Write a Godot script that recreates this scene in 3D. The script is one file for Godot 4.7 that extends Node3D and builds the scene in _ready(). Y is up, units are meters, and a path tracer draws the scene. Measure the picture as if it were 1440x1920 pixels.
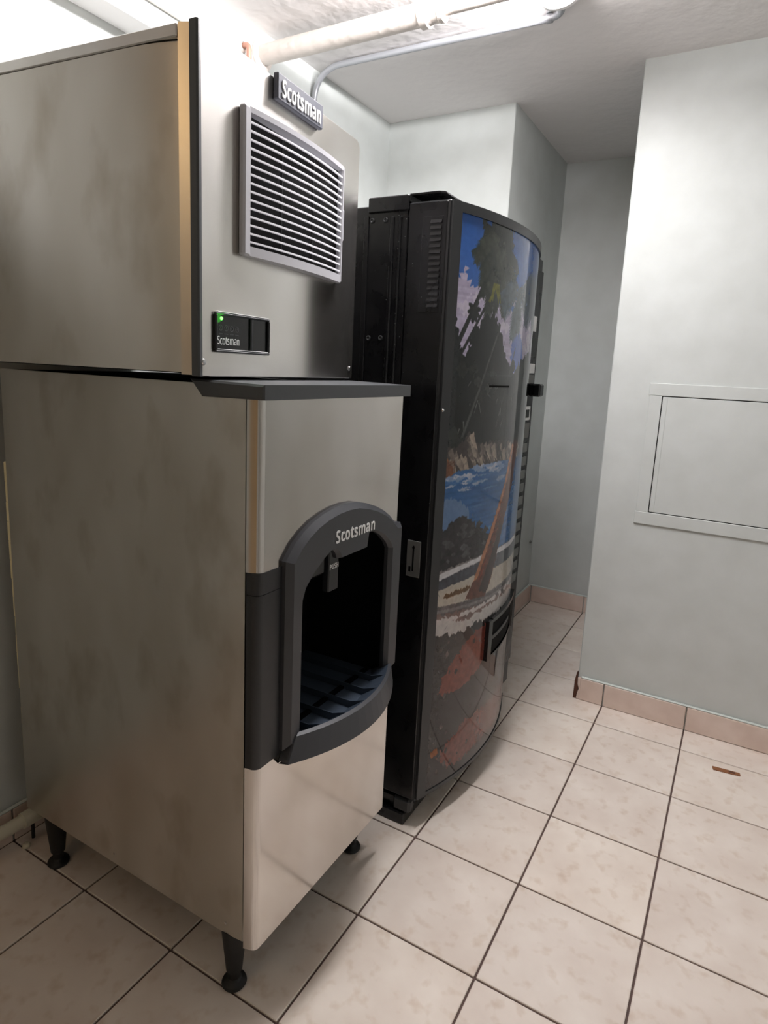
extends Node3D

# ---------------------------------------------------------------- shared numbers (metres)
const TILE := 0.33
const CEIL := 2.607
const WEST := -0.997      # left wall
const FAR_Z := -2.006     # short wall behind the vending machine
const NOOK_X := -0.35     # its corner
const NOOK_Z := -2.905    # back of the dark nook
const RIGHT_X := 0.215    # free corner of the wall with the hatch
const RIGHT_Z := -1.822
const EAST := 2.0
const BACK := 2.4

var M := {}
var taken := {}

# ---------------------------------------------------------------- naming
func numbered(called: String) -> String:
	if not taken.has(called):
		taken[called] = 0
		return called
	taken[called] += 1
	return "%s_%03d" % [called, taken[called]]

func tag(o: Node3D, label: String, category: String, group := "") -> Node3D:
	o.set_meta("label", label)
	o.set_meta("category", category)
	if group:
		o.set_meta("group", group)
	return o

func thing(called: String, label: String, category: String, at := Vector3.ZERO, turn := 0.0) -> Node3D:
	var o := Node3D.new()
	o.name = numbered(called)
	add_child(o)
	o.position = at
	o.rotation.y = turn
	return tag(o, label, category)

func obj(called: String, st: SurfaceTool, mat: Material, parent: Node3D = null) -> MeshInstance3D:
	var o := MeshInstance3D.new()
	o.mesh = st.commit()
	o.material_override = mat
	if parent == null:
		o.name = numbered(called)
		add_child(o)
	else:
		o.name = called
		parent.add_child(o, true)
	return o

func struct(called: String, st: SurfaceTool, mat: Material) -> MeshInstance3D:
	var o := obj(called, st, mat)
	o.set_meta("kind", "structure")
	return o

# ---------------------------------------------------------------- mesh building
func mb() -> SurfaceTool:
	var st := SurfaceTool.new()
	st.begin(Mesh.PRIMITIVE_TRIANGLES)
	return st

func vert(st: SurfaceTool, p: Vector3, n: Vector3, uv: Vector2) -> void:
	st.set_normal(n)
	st.set_uv(uv)
	st.add_vertex(p)

# triangle with its own normals, wound clockwise as seen from the side the normals point to
func tri(st: SurfaceTool, a: Vector3, b: Vector3, c: Vector3, na: Vector3, nb: Vector3, nc: Vector3, ua := Vector2.ZERO, ub := Vector2.ZERO, uc := Vector2.ZERO) -> void:
	var n := (b - a).cross(c - a)
	if n.dot(na + nb + nc) > 0.0:
		vert(st, a, na, ua); vert(st, c, nc, uc); vert(st, b, nb, ub)
	else:
		vert(st, a, na, ua); vert(st, b, nb, ub); vert(st, c, nc, uc)

func quad(st: SurfaceTool, a: Vector3, b: Vector3, c: Vector3, d: Vector3, out: Vector3) -> void:
	var n := (b - a).cross(c - a)
	if n.length() < 1e-12:
		n = (c - a).cross(d - a)
	n = n.normalized()
	if n.dot(out) < 0.0:
		n = -n
	var f := func(p: Vector3) -> Vector2: return Vector2(p.y + 0.01 * p.x, p.x + p.z)
	tri(st, a, b, c, n, n, n, f.call(a), f.call(b), f.call(c))
	tri(st, a, c, d, n, n, n, f.call(a), f.call(c), f.call(d))

# chamfered box between two corners, optionally carried by a transform
func box(st: SurfaceTool, lo: Vector3, hi: Vector3, c := 0.0, t := Transform3D.IDENTITY) -> void:
	var m := (lo + hi) * 0.5
	var h := (hi - lo) * 0.5
	c = minf(c, minf(h.x, minf(h.y, h.z)) * 0.9)
	var at := func(s: Vector3, keep: int) -> Vector3:
		var q := h - Vector3(c, c, c)
		q[keep] = h[keep]
		return t * (m + q * s)
	for ax in 3:
		var b := (ax + 1) % 3
		var d := (ax + 2) % 3
		for s in [-1.0, 1.0]:
			var p: Array[Vector3] = []
			for e in [[-1.0, -1.0], [1.0, -1.0], [1.0, 1.0], [-1.0, 1.0]]:
				var k := Vector3.ZERO
				k[ax] = s; k[b] = e[0]; k[d] = e[1]
				p.append(at.call(k, ax))
			var o := Vector3.ZERO
			o[ax] = s
			quad(st, p[0], p[1], p[2], p[3], t.basis * o)
			if c > 0.0:
				for s2 in [-1.0, 1.0]:
					var k1 := Vector3.ZERO
					k1[ax] = s; k1[b] = s2; k1[d] = -1.0
					var k2 := k1
					k2[d] = 1.0
					var o2 := Vector3.ZERO
					o2[ax] = s; o2[b] = s2
					quad(st, at.call(k1, ax), at.call(k2, ax), at.call(k2, b), at.call(k1, b), t.basis * o2)
	if c > 0.0:
		for sx in [-1.0, 1.0]:
			for sy in [-1.0, 1.0]:
				for sz in [-1.0, 1.0]:
					var k := Vector3(sx, sy, sz)
					var n := t.basis * k.normalized()
					tri(st, at.call(k, 0), at.call(k, 1), at.call(k, 2), n, n, n)

# outline swept along n: points (u, v) become o + u*ux + v*uy + w*n, w from d0 to d1; soft joins shade smooth; bevel rounds the front rim
func extrude(st: SurfaceTool, poly: PackedVector2Array, o: Vector3, ux: Vector3, uy: Vector3, n: Vector3, d0: float, d1: float, bevel := 0.0, soft := 0.6, bevel_until := 0, bevel_after := 0.0) -> void:
	var turned := not Geometry2D.is_polygon_clockwise(poly)
	if turned:
		poly.reverse()
	var k := poly.size()
	# rim width point by point: the first bevel_until points take bevel, the others bevel_after
	var rim := PackedFloat32Array()
	for i in k:
		var was := k - 1 - i if turned else i
		rim.append(bevel if bevel_until == 0 or was < bevel_until else bevel_after)
	var en: Array[Vector2] = []
	for i in k:
		var e := poly[(i + 1) % k] - poly[i]
		en.append(Vector2(-e.y, e.x).normalized())
	var inner := PackedVector2Array()
	for i in k:
		var a := en[(i + k - 1) % k]
		var b := en[i]
		var m := (a + b).normalized()
		inner.append(poly[i] - m * rim[i] / maxf(m.dot(b), 0.35))
	var length := 0.0
	var at := func(p: Vector2, w: float) -> Vector3: return o + ux * p.x + uy * p.y + n * w
	var dirn := func(v: Vector2) -> Vector3: return (ux * v.x + uy * v.y).normalized()
	for i in k:
		var j := (i + 1) % k
		var a := en[i]
		var na: Vector2 = (a + en[(i + k - 1) % k]).normalized() if a.angle_to(en[(i + k - 1) % k]) < soft and a.angle_to(en[(i + k - 1) % k]) > -soft else a
		var nb: Vector2 = (a + en[j]).normalized() if absf(a.angle_to(en[j])) < soft else a
		var p0: Vector3 = at.call(poly[i], d0)
		var p1: Vector3 = at.call(poly[j], d0)
		var p2: Vector3 = at.call(poly[j], d1 - bevel)
		var p3: Vector3 = at.call(poly[i], d1 - bevel)
		var va: Vector3 = dirn.call(na)
		var vb: Vector3 = dirn.call(nb)
		var u0 := Vector2(d0, length)
		var u1 := Vector2(d0, length + poly[i].distance_to(poly[j]))
		var u2 := Vector2(d1, u1.y)
		var u3 := Vector2(d1, u0.y)
		length = u1.y
		tri(st, p0, p1, p2, va, vb, vb, u0, u1, u2)
		tri(st, p0, p2, p3, va, vb, va, u0, u2, u3)
		if bevel > 0.0:
			var q2: Vector3 = at.call(inner[j], d1)
			var q3: Vector3 = at.call(inner[i], d1)
			var wa := (va + n).normalized()
			var wb := (vb + n).normalized()
			tri(st, p3, p2, q2, wa, wb, wb)
			tri(st, p3, q2, q3, wa, wb, wa)
	var flat := Geometry2D.triangulate_polygon(inner if bevel > 0.0 else poly)
	var caps := inner if bevel > 0.0 else poly
	var side := func(p: Vector2) -> Vector2: return Vector2(p.y, p.x)
	for i in range(0, flat.size(), 3):
		var a := flat[i]
		var b := flat[i + 1]
		var c := flat[i + 2]
		tri(st, at.call(caps[a], d1), at.call(caps[b], d1), at.call(caps[c], d1), n, n, n, side.call(caps[a]), side.call(caps[b]), side.call(caps[c]))
		tri(st, at.call(poly[a], d0), at.call(poly[b], d0), at.call(poly[c], d0), -n, -n, -n, side.call(poly[a]), side.call(poly[b]), side.call(poly[c]))

# turned shape round the y axis of t; profile = (radius, height) from bottom to top
func lathe(st: SurfaceTool, profile: PackedVector2Array, t := Transform3D.IDENTITY, segs := 20) -> void:
	for i in profile.size() - 1:
		var a := profile[i]
		var b := profile[i + 1]
		var e := b - a
		var m := Vector2(e.y, -e.x).normalized()
		for s in segs:
			var p: Array[Vector3] = []
			var nn: Array[Vector3] = []
			for q in [s, s + 1]:
				var th: float = TAU * q / segs
				var r := Vector3(cos(th), 0, sin(th))
				nn.append((t.basis * (r * m.x + Vector3.UP * m.y)).normalized())
				p.append(t * (r * a.x + Vector3.UP * a.y))
				p.append(t * (r * b.x + Vector3.UP * b.y))
			if a.x > 1e-6:
				tri(st, p[0], p[2], p[3], nn[0], nn[1], nn[1])
			if b.x > 1e-6:
				tri(st, p[0], p[3], p[1], nn[0], nn[1], nn[0])

func along(a: Vector3, b: Vector3) -> Transform3D:      # y axis from a to b
	var y := (b - a).normalized()
	var x := y.cross(Vector3(0.31, 0.2, 0.93)).normalized()
	return Transform3D(Basis(x, y, x.cross(y)), a)

func rod(st: SurfaceTool, a: Vector3, b: Vector3, r: float, segs := 16) -> void:
	var l := a.distance_to(b)
	lathe(st, PackedVector2Array([Vector2(0, 0), Vector2(r, 0), Vector2(r, l), Vector2(0, l)]), along(a, b), segs)

func tube(st: SurfaceTool, pts: PackedVector3Array, r: float, segs := 14) -> void:
	var rings := []
	var normals := []
	var x := Vector3.ZERO
	for i in pts.size():
		var d := (pts[mini(i + 1, pts.size() - 1)] - pts[maxi(i - 1, 0)]).normalized()
		if i == 0:
			x = d.cross(Vector3(0.31, 0.2, 0.93)).normalized()
		x = (x - d * x.dot(d)).normalized()
		var y := d.cross(x)
		var ring: Array[Vector3] = []
		var nor: Array[Vector3] = []
		for s in segs + 1:
			var th := TAU * s / segs
			var n := x * cos(th) + y * sin(th)
			nor.append(n)
			ring.append(pts[i] + n * r)
		rings.append(ring)
		normals.append(nor)
	for i in pts.size() - 1:
		for s in segs:
			tri(st, rings[i][s], rings[i][s + 1], rings[i + 1][s + 1], normals[i][s], normals[i][s + 1], normals[i + 1][s + 1])
			tri(st, rings[i][s], rings[i + 1][s + 1], rings[i + 1][s], normals[i][s], normals[i + 1][s + 1], normals[i + 1][s])
	for e in [0, pts.size() - 1]:
		var d: Vector3 = (pts[1] - pts[0]).normalized() * -1.0 if e == 0 else (pts[e] - pts[e - 1]).normalized()
		for s in segs:
			tri(st, pts[e], rings[e][s], rings[e][s + 1], d, d, d)

func bend(a: Vector3, corner: Vector3, b: Vector3, r: float, n := 8) -> PackedVector3Array:   # a rounded turn between two straight runs
	var p := PackedVector3Array([a])
	var s := corner + (a - corner).normalized() * r
	var e := corner + (b - corner).normalized() * r
	for i in n + 1:
		var t := float(i) / n
		p.append(s.lerp(corner, t).lerp(corner.lerp(e, t), t))
	p.append(b)
	return p

func lettering(words: String, height: float, depth: float, mat: Material, parent: Node3D, called: String, at: Vector3, turn: float, bold := true, stretch := 1.0) -> MeshInstance3D:
	var f := SystemFont.new()
	f.font_names = PackedStringArray(["Droid Sans"])
	f.font_weight = 700 if bold else 400
	var t := TextMesh.new()
	t.font = f
	t.text = words
	t.font_size = 64
	t.pixel_size = height / 47.0
	t.depth = depth
	t.curve_step = 2.0
	var o := MeshInstance3D.new()
	o.mesh = t
	o.material_override = mat
	o.name = called
	o.position = at
	o.rotation.y = turn
	o.scale = Vector3(stretch, 1, 1)
	parent.add_child(o, true)
	return o

# ---------------------------------------------------------------- materials
func noise_tex(size: int, freq: float, kind := FastNoiseLite.TYPE_SIMPLEX_SMOOTH, lo := Color.BLACK, hi := Color.WHITE, mid := -1.0, rnd := 1, octaves := 4, tall := 0) -> NoiseTexture2D:
	var n := FastNoiseLite.new()
	n.seed = rnd
	n.noise_type = kind
	n.frequency = freq
	n.fractal_octaves = octaves
	var t := NoiseTexture2D.new()
	t.width = size
	t.height = tall if tall else size
	t.seamless = true
	t.noise = n
	var g := Gradient.new()
	g.set_color(0, lo)
	g.set_color(1, hi)
	if mid >= 0.0:
		g.set_offset(0, mid)
	t.color_ramp = g
	return t

func mat(c: Color, rough: float, metal := 0.0) -> StandardMaterial3D:
	var m := StandardMaterial3D.new()
	m.albedo_color = c
	m.roughness = rough
	m.metallic = metal
	return m

func world_map(m: StandardMaterial3D, scale: Vector3) -> void:
	m.uv1_triplanar = true
	m.uv1_world_triplanar = true
	m.uv1_scale = scale

func make_materials() -> void:
	# painted walls: pale grey green with a faint roller texture
	var wall := mat(Color(0.80, 0.818, 0.81), 0.55)
	wall.albedo_texture = noise_tex(512, 0.012, FastNoiseLite.TYPE_SIMPLEX_SMOOTH, Color(0.955, 0.955, 0.95), Color(1, 1, 1), -1, 3)
	wall.heightmap_enabled = true
	wall.heightmap_texture = noise_tex(512, 0.05, FastNoiseLite.TYPE_SIMPLEX_SMOOTH, Color.BLACK, Color.WHITE, -1, 4, 3)
	wall.heightmap_scale = 0.03
	world_map(wall, Vector3(0.8, 0.8, 0.8))
	M.wall = wall
	var ceil := mat(Color(0.93, 0.915, 0.91), 0.8)
	ceil.heightmap_enabled = true
	ceil.heightmap_texture = noise_tex(512, 0.02, FastNoiseLite.TYPE_SIMPLEX_SMOOTH, Color.BLACK, Color.WHITE, -1, 6, 4)
	ceil.heightmap_scale = 0.2
	world_map(ceil, Vector3(1, 1, 1))
	M.ceil = ceil
	M.grout = mat(Color(0.36, 0.29, 0.27), 0.9)
	M.tiles = []
	var cloud := noise_tex(512, 0.01, FastNoiseLite.TYPE_SIMPLEX_SMOOTH, Color(0.93, 0.91, 0.89), Color(1.0, 1.0, 0.99), -1, 11, 5)
	var specks := noise_tex(512, 0.035, FastNoiseLite.TYPE_SIMPLEX_SMOOTH, Color(1, 1, 1), Color(0.93, 0.90, 0.87), 0.6, 12, 4)
	for i in 5:
		var k := [0.0, 0.012, -0.014, 0.02, -0.008][i] as float
		var t := mat(Color(0.94 + k, 0.90 + k, 0.868 + k * 0.8), 0.38)
		t.albedo_texture = cloud
		t.detail_enabled = true
		t.detail_albedo = specks
		t.detail_blend_mode = BaseMaterial3D.BLEND_MODE_MUL
		t.uv1_offset = Vector3(i * 0.37, i * 0.21, i * 0.53)
		world_map(t, Vector3(0.9, 0.9, 0.9))
		M.tiles.append(t)
	var bt := mat(Color(0.89, 0.82, 0.785), 0.4)
	bt.albedo_texture = cloud
	world_map(bt, Vector3(1.3, 1.3, 1.3))
	M.base_tile = bt
	M.caulk = mat(Color(0.80, 0.83, 0.81), 0.6)
	M.bare = mat(Color(0.33, 0.2, 0.14), 0.9)
	# stainless sheet: brushed along x, smudged
	var smear := noise_tex(512, 0.008, FastNoiseLite.TYPE_SIMPLEX_SMOOTH, Color(0.82, 0.82, 0.82), Color(1, 1, 1), 0.0, 21, 3)
	var tone := noise_tex(512, 0.007, FastNoiseLite.TYPE_SIMPLEX_SMOOTH, Color(0.90, 0.89, 0.87), Color(1, 1, 1), 0.0, 22, 3)
	var brushed := noise_tex(512, 0.03, FastNoiseLite.TYPE_SIMPLEX_SMOOTH, Color.BLACK, Color.WHITE, -1, 23, 2)
	var steel := mat(Color(0.86, 0.845, 0.82), 0.36, 1.0)
	steel.roughness_texture = smear
	steel.albedo_texture = tone
	world_map(steel, Vector3(0.9, 0.5, 0.9))
	# greasy smudges and splashes
	steel.detail_enabled = true
	steel.detail_albedo = noise_tex(512, 0.011, FastNoiseLite.TYPE_SIMPLEX_SMOOTH, Color(1, 1, 1), Color(0.90, 0.885, 0.86), 0.62, 26, 5)
	steel.detail_blend_mode = BaseMaterial3D.BLEND_MODE_MUL
	steel.anisotropy_enabled = true
	steel.anisotropy = 0.7
	M.steel = steel
	var front := steel.duplicate()
	front.albedo_color = Color(0.86, 0.845, 0.83)
	front.roughness = 0.16
	front.detail_enabled = false
	front.anisotropy = 0.5
	M.steel_front = front
	var head := steel.duplicate()
	head.albedo_color = Color(0.92, 0.91, 0.90)
	head.metallic = 0.97
	head.anisotropy = 0.85
	head.roughness = 0.255
	head.detail_enabled = false
	M.steel_head = head
	M.seam = mat(Color(0.03, 0.03, 0.03), 0.7)
	M.seam.metallic_specular = 0.2
	M.grey_plastic = mat(Color(0.23, 0.235, 0.25), 0.42)
	M.badge = mat(Color(0.33, 0.34, 0.38), 0.45)
	M.slat = mat(Color(0.93, 0.93, 0.95), 0.4)
	M.dark_plastic = mat(Color(0.15, 0.155, 0.165), 0.42)
	M.trim_grey = mat(Color(0.27, 0.28, 0.29), 0.45)
	M.pit = mat(Color(0.045, 0.045, 0.055), 0.35)
	M.tray = mat(Color(0.24, 0.28, 0.33), 0.4)
	M.grille = mat(Color(0.72, 0.72, 0.74), 0.38)
	M.filter = mat(Color(0.035, 0.032, 0.04), 0.9)
	M.letter = mat(Color(0.9, 0.9, 0.9), 0.4)
	M.icon = mat(Color(0.24, 0.24, 0.25), 0.5)
	M.black_gloss = mat(Color(0.03, 0.03, 0.035), 0.18)
	M.rubber = mat(Color(0.03, 0.03, 0.03), 0.55)
	M.chrome = mat(Color(0.8, 0.8, 0.8), 0.25, 1.0)
	M.foam = mat(Color(0.93, 0.89, 0.74), 0.85)
	var led := mat(Color(0.3, 1.0, 0.3), 0.4)
	led.emission_enabled = true
	led.emission = Color(0.35, 1.0, 0.3)
	led.emission_energy_multiplier = 6.0
	M.led = led
	# vending machine
	var cab := mat(Color(0.055, 0.055, 0.068), 0.38)
	cab.roughness_texture = noise_tex(512, 0.02, FastNoiseLite.TYPE_SIMPLEX_SMOOTH, Color(0.55, 0.55, 0.55), Color(1, 1, 1), 0.0, 31, 5)
	cab.albedo_texture = noise_tex(512, 0.06, FastNoiseLite.TYPE_SIMPLEX_SMOOTH, Color(0.9, 0.9, 0.9), Color(1, 1, 1), 0.2, 32, 5)
	world_map(cab, Vector3(1.1, 0.8, 1.1))
	M.cabinet = cab
	M.frame = mat(Color(0.16, 0.165, 0.17), 0.4)
	M.label_grey = mat(Color(0.45, 0.45, 0.44), 0.45, 0.3)
	M.label_white = mat(Color(0.86, 0.86, 0.86), 0.5)
	M.button = mat(Color(0.42, 0.43, 0.42), 0.35)
	# pipes
	var pipe := mat(Color(0.88, 0.845, 0.815), 0.5)
	pipe.heightmap_enabled = true
	pipe.heightmap_texture = noise_tex(256, 0.04, FastNoiseLite.TYPE_SIMPLEX_SMOOTH, Color.BLACK, Color.WHITE, -1, 41, 3)
	pipe.heightmap_scale = 0.2
	world_map(pipe, Vector3(2, 2, 2))
	M.pipe = pipe
	M.conduit = mat(Color(0.66, 0.67, 0.69), 0.4, 0.4)
	M.copper = mat(Color(0.80, 0.60, 0.53), 0.5, 0.3)
	M.pvc = mat(Color(0.82, 0.80, 0.72), 0.5)
	M.white_paint = mat(Color(0.9, 0.9, 0.9), 0.5)
	M.wood = mat(Color(0.80, 0.71, 0.56), 0.5)
	var grain := noise_tex(256, 0.02, FastNoiseLite.TYPE_SIMPLEX_SMOOTH, Color(0.82, 0.76, 0.7), Color(1, 1, 1), -1, 51, 4)
	M.wood.albedo_texture = grain
	world_map(M.wood, Vector3(6, 0.6, 6))
	var glow := mat(Color(0.95, 0.95, 0.95), 0.5)
	glow.emission_enabled = true
	glow.emission = Color(1.0, 0.98, 1.0)
	glow.emission_energy_multiplier = 2.5
	M.glow = glow
	var warm := mat(Color(0.95, 0.9, 0.8), 0.5)
	warm.emission_enabled = true
	warm.emission = Color(1.0, 0.82, 0.58)
	warm.emission_energy_multiplier = 1.6
	M.warm_glow = warm

# ---------------------------------------------------------------- camera, light, exposure
func _ready() -> void:
	var cam := Camera3D.new()
	cam.name = "camera"
	add_child(cam)
	cam.transform = Transform3D(Basis.from_euler(Vector3(deg_to_rad(-10.304), deg_to_rad(29.322), deg_to_rad(2.749))), Vector3(0.720, 1.417, 0.902))
	var near := 0.05
	var focal := 1179.0       # in pixels of the 1920 high frame
	cam.keep_aspect = Camera3D.KEEP_HEIGHT
	cam.set_frustum(near * 1920.0 / focal, Vector2(-6.8, -54.6) / focal * near, near, 60.0)
	cam.current = true

	var env := Environment.new()
	env.background_mode = Environment.BG_COLOR
	env.background_color = Color(0.02, 0.02, 0.02)
	env.tonemap_mode = Environment.TONE_MAPPER_LINEAR
	env.tonemap_exposure = 1.0
	env.sdfgi_enabled = true
	env.ssao_enabled = true
	env.ssil_enabled = true
	var we := WorldEnvironment.new()
	we.name = "environment"
	we.environment = env
	add_child(we)

	make_materials()
	ceiling_lamp()
	door_lamp()
	room()
	ice_dispenser()
	ice_maker()
	vending_machine()
	access_panel()
	pipes()
	small_things()

func ceiling_lamp() -> void:
	var x0 := -0.015
	var x1 := 0.105
	var z0 := -1.262
	var z1 := -0.40
	var f := thing("ceiling_light", "long white wraparound strip light on the ceiling above the machines", "ceiling light", Vector3((x0 + x1) / 2, CEIL, (z0 + z1) / 2))
	var hx := (x1 - x0) / 2
	var hz := (z1 - z0) / 2
	var st := mb()
	box(st, Vector3(-hx * 0.55, -0.03, -hz + 0.01), Vector3(hx * 0.55, -0.001, hz - 0.01), 0.003)
	obj("housing", st, M.white_paint, f)
	st = mb()
	var prof := PackedVector2Array()
	for i in 13:
		var a := PI * i / 12.0
		prof.append(Vector2(cos(a) * hx, -0.022 - sin(a) * 0.032))
	extrude(st, prof, Vector3.ZERO, Vector3.RIGHT, Vector3.UP, Vector3.BACK, -hz + 0.012, hz - 0.012)
	obj("diffuser", st, M.glow, f)
	for s in [-1.0, 1.0]:
		st = mb()
		var cap := PackedVector2Array()
		for i in 13:
			var a := PI * i / 12.0
			cap.append(Vector2(cos(a) * (hx + 0.004), -0.018 - sin(a) * 0.04))
		cap.append(Vector2(-hx - 0.004, -0.001))
		cap.append(Vector2(hx + 0.004, -0.001))
		extrude(st, cap, Vector3(0, 0, s * (hz - 0.006)), Vector3.RIGHT, Vector3.UP, Vector3.BACK, -0.006, 0.006)
		obj("end_cap", st, M.white_paint, f)
	var lit := func(called: String, size: Vector2, energy: float, at: Vector3, turn: Vector3):
		var l := AreaLight3D.new()
		l.name = called
		l.area_size = size
		l.light_color = Color(1.0, 0.985, 0.99)
		l.light_energy = energy
		l.shadow_enabled = true
		l.set("area_range", 12.0)
		f.add_child(l)
		l.position = at
		l.rotation = turn
	# one light for each glowing face: underside, left flank, right flank
	lit.call("strip_light_below", Vector2(x1 - x0, z1 - z0), 3.4, Vector3(0, -0.0595, 0), Vector3(-PI / 2, 0, 0))
	lit.call("strip_light_left_flank", Vector2(z1 - z0, 0.03), 2.5, Vector3(-hx - 0.005, -0.036, 0), Vector3(0, PI / 2, 0))
	lit.call("strip_light_right_flank", Vector2(z1 - z0, 0.03), 0.7, Vector3(hx + 0.005, -0.036, 0), Vector3(0, -PI / 2, 0))

# warm globe by the door behind the photographer
func door_lamp() -> void:
	var f := thing("globe_light", "warm round ceiling globe by the wooden door", "ceiling light", Vector3(-0.35, CEIL, 1.75))
	var st := mb()
	lathe(st, PackedVector2Array([Vector2(0, -0.03), Vector2(0.07, -0.03), Vector2(0.085, -0.015), Vector2(0.085, -0.001), Vector2(0, -0.001)]), Transform3D.IDENTITY, 24)
	obj("base", st, M.white_paint, f)
	st = mb()
	var p := PackedVector2Array()
	for i in 13:
		var a := PI * i / 12.0
		p.append(Vector2(sin(a) * 0.075, -0.105 - cos(a) * 0.075))
	lathe(st, p, Transform3D.IDENTITY, 24)
	obj("globe", st, M.warm_glow, f)
	var l := OmniLight3D.new()
	l.name = "globe_lamp"
	l.light_color = Color(1.0, 0.82, 0.58)
	l.light_energy = 0.085
	l.light_size = 0.07
	l.omni_range = 12.0
	l.omni_attenuation = 2.0
	l.shadow_enabled = true
	f.add_child(l)
	l.position = Vector3(0, -0.105, 0)

# ---------------------------------------------------------------- the room
func room() -> void:
	var st := mb()
	box(st, Vector3(WEST - 0.12, -0.2, NOOK_Z - 0.12), Vector3(EAST + 0.12, -0.005, BACK + 0.12))
	var floor_ := struct("floor", st, M.grout)
	floor_.set_meta("label", "beige ceramic tiled floor with dark grout lines")
	var rng := RandomNumberGenerator.new()
	rng.seed = 5
	for i in range(-4, 7):
		for k in range(-9, 9):
			var lo := Vector2(maxf(i * TILE + 0.0028, WEST), maxf(k * TILE + 0.0028, NOOK_Z))
			var hi := Vector2(minf((i + 1) * TILE - 0.0028, EAST), minf((k + 1) * TILE - 0.0028, BACK))
			if hi.x - lo.x < 0.01 or hi.y - lo.y < 0.01:
				continue
			if lo.y < FAR_Z and hi.x < NOOK_X + 0.01 and hi.y < FAR_Z:
				continue
			if lo.x > RIGHT_X and hi.y < RIGHT_Z:
				continue
			st = mb()
			var lift := rng.randf_range(-0.0004, 0.0004)
			box(st, Vector3(lo.x, -0.011, lo.y), Vector3(hi.x, lift, hi.y), 0.0016)
			obj("tile", st, M.tiles[rng.randi() % 5], floor_)
	st = mb()
	box(st, Vector3(WEST - 0.12, CEIL, NOOK_Z - 0.12), Vector3(EAST + 0.12, CEIL + 0.12, BACK + 0.12))
	struct("ceiling", st, M.ceil)
	st = mb()
	box(st, Vector3(WEST - 0.12, -0.01, FAR_Z), Vector3(WEST, CEIL + 0.01, BACK + 0.12))
	struct("wall_left", st, M.wall)
	st = mb()
	box(st, Vector3(WEST - 0.12, -0.01, NOOK_Z - 0.12), Vector3(NOOK_X, CEIL + 0.01, FAR_Z), 0.003)
	struct("wall_far", st, M.wall)
	st = mb()
	box(st, Vector3(NOOK_X, -0.01, NOOK_Z - 0.12), Vector3(RIGHT_X, CEIL + 0.01, NOOK_Z))
	struct("wall_nook", st, M.wall)
	st = mb()
	box(st, Vector3(RIGHT_X, -0.01, NOOK_Z - 0.12), Vector3(EAST + 0.12, CEIL + 0.01, RIGHT_Z), 0.004)
	struct("wall_right", st, M.wall)
	st = mb()
	box(st, Vector3(EAST, -0.01, RIGHT_Z), Vector3(EAST + 0.12, CEIL + 0.01, BACK + 0.12))
	struct("wall_side", st, M.wall)
	st = mb()
	box(st, Vector3(WEST, -0.01, BACK), Vector3(EAST, CEIL + 0.01, BACK + 0.12))
	struct("wall_back", st, M.wall)
	# wooden door behind the photographer: the steel edges mirror it
	var door := Node3D.new()
	door.name = "door_1"
	door.set_meta("kind", "structure")
	add_child(door)
	door.position = Vector3(0.2, 0, BACK)
	st = mb()
	box(st, Vector3(-0.45, 0.008, -0.04), Vector3(0.45, 2.04, -0.002), 0.003)
	obj("door_leaf", st, M.wood, door)
	st = mb()
	box(st, Vector3(-0.53, 0.001, -0.055), Vector3(-0.455, 2.12, -0.001), 0.004)
	box(st, Vector3(0.455, 0.001, -0.055), Vector3(0.53, 2.12, -0.001), 0.004)
	box(st, Vector3(-0.455, 2.045, -0.055), Vector3(0.455, 2.12, -0.001), 0.004)
	obj("door_frame", st, M.wood, door)
	st = mb()
	rod(st, Vector3(-0.38, 1.0, -0.04), Vector3(-0.38, 1.0, -0.085), 0.012)
	lathe(st, PackedVector2Array([Vector2(0, 0), Vector2(0.022, 0.004), Vector2(0.028, 0.018), Vector2(0.02, 0.034), Vector2(0, 0.038)]), along(Vector3(-0.38, 1.0, -0.08), Vector3(-0.38, 1.0, -0.2)))
	obj("door_handle", st, M.chrome, door)

	# skirting of tiles, with a painted caulk line on top
	skirting("baseboard_right", Vector3(RIGHT_X - 0.012, 0, RIGHT_Z + 0.012), Vector3(EAST, 0, RIGHT_Z + 0.012), Vector3(0, 0, -1), 0.026, 0)
	skirting("baseboard_nook", Vector3(NOOK_X, 0, NOOK_Z + 0.012), Vector3(RIGHT_X, 0, NOOK_Z + 0.012), Vector3(0, 0, -1), 0.0, 0)
	skirting("baseboard_far", Vector3(NOOK_X + 0.012, 0, NOOK_Z + 0.013), Vector3(NOOK_X + 0.012, 0, FAR_Z), Vector3(-1, 0, 0), 0.0, 2)
	skirting("baseboard_left", Vector3(WEST + 0.012, 0, -0.6), Vector3(WEST + 0.012, 0, 1.2), Vector3(-1, 0, 0), 0.0, 2)
	# ledge board along the left wall above the ice maker
	st = mb()
	box(st, Vector3(WEST + 0.0005, 2.342, -1.0), Vector3(WEST + 0.10, 2.402, 1.6), 0.003)
	struct("trim_1", st, M.white_paint)

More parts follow.
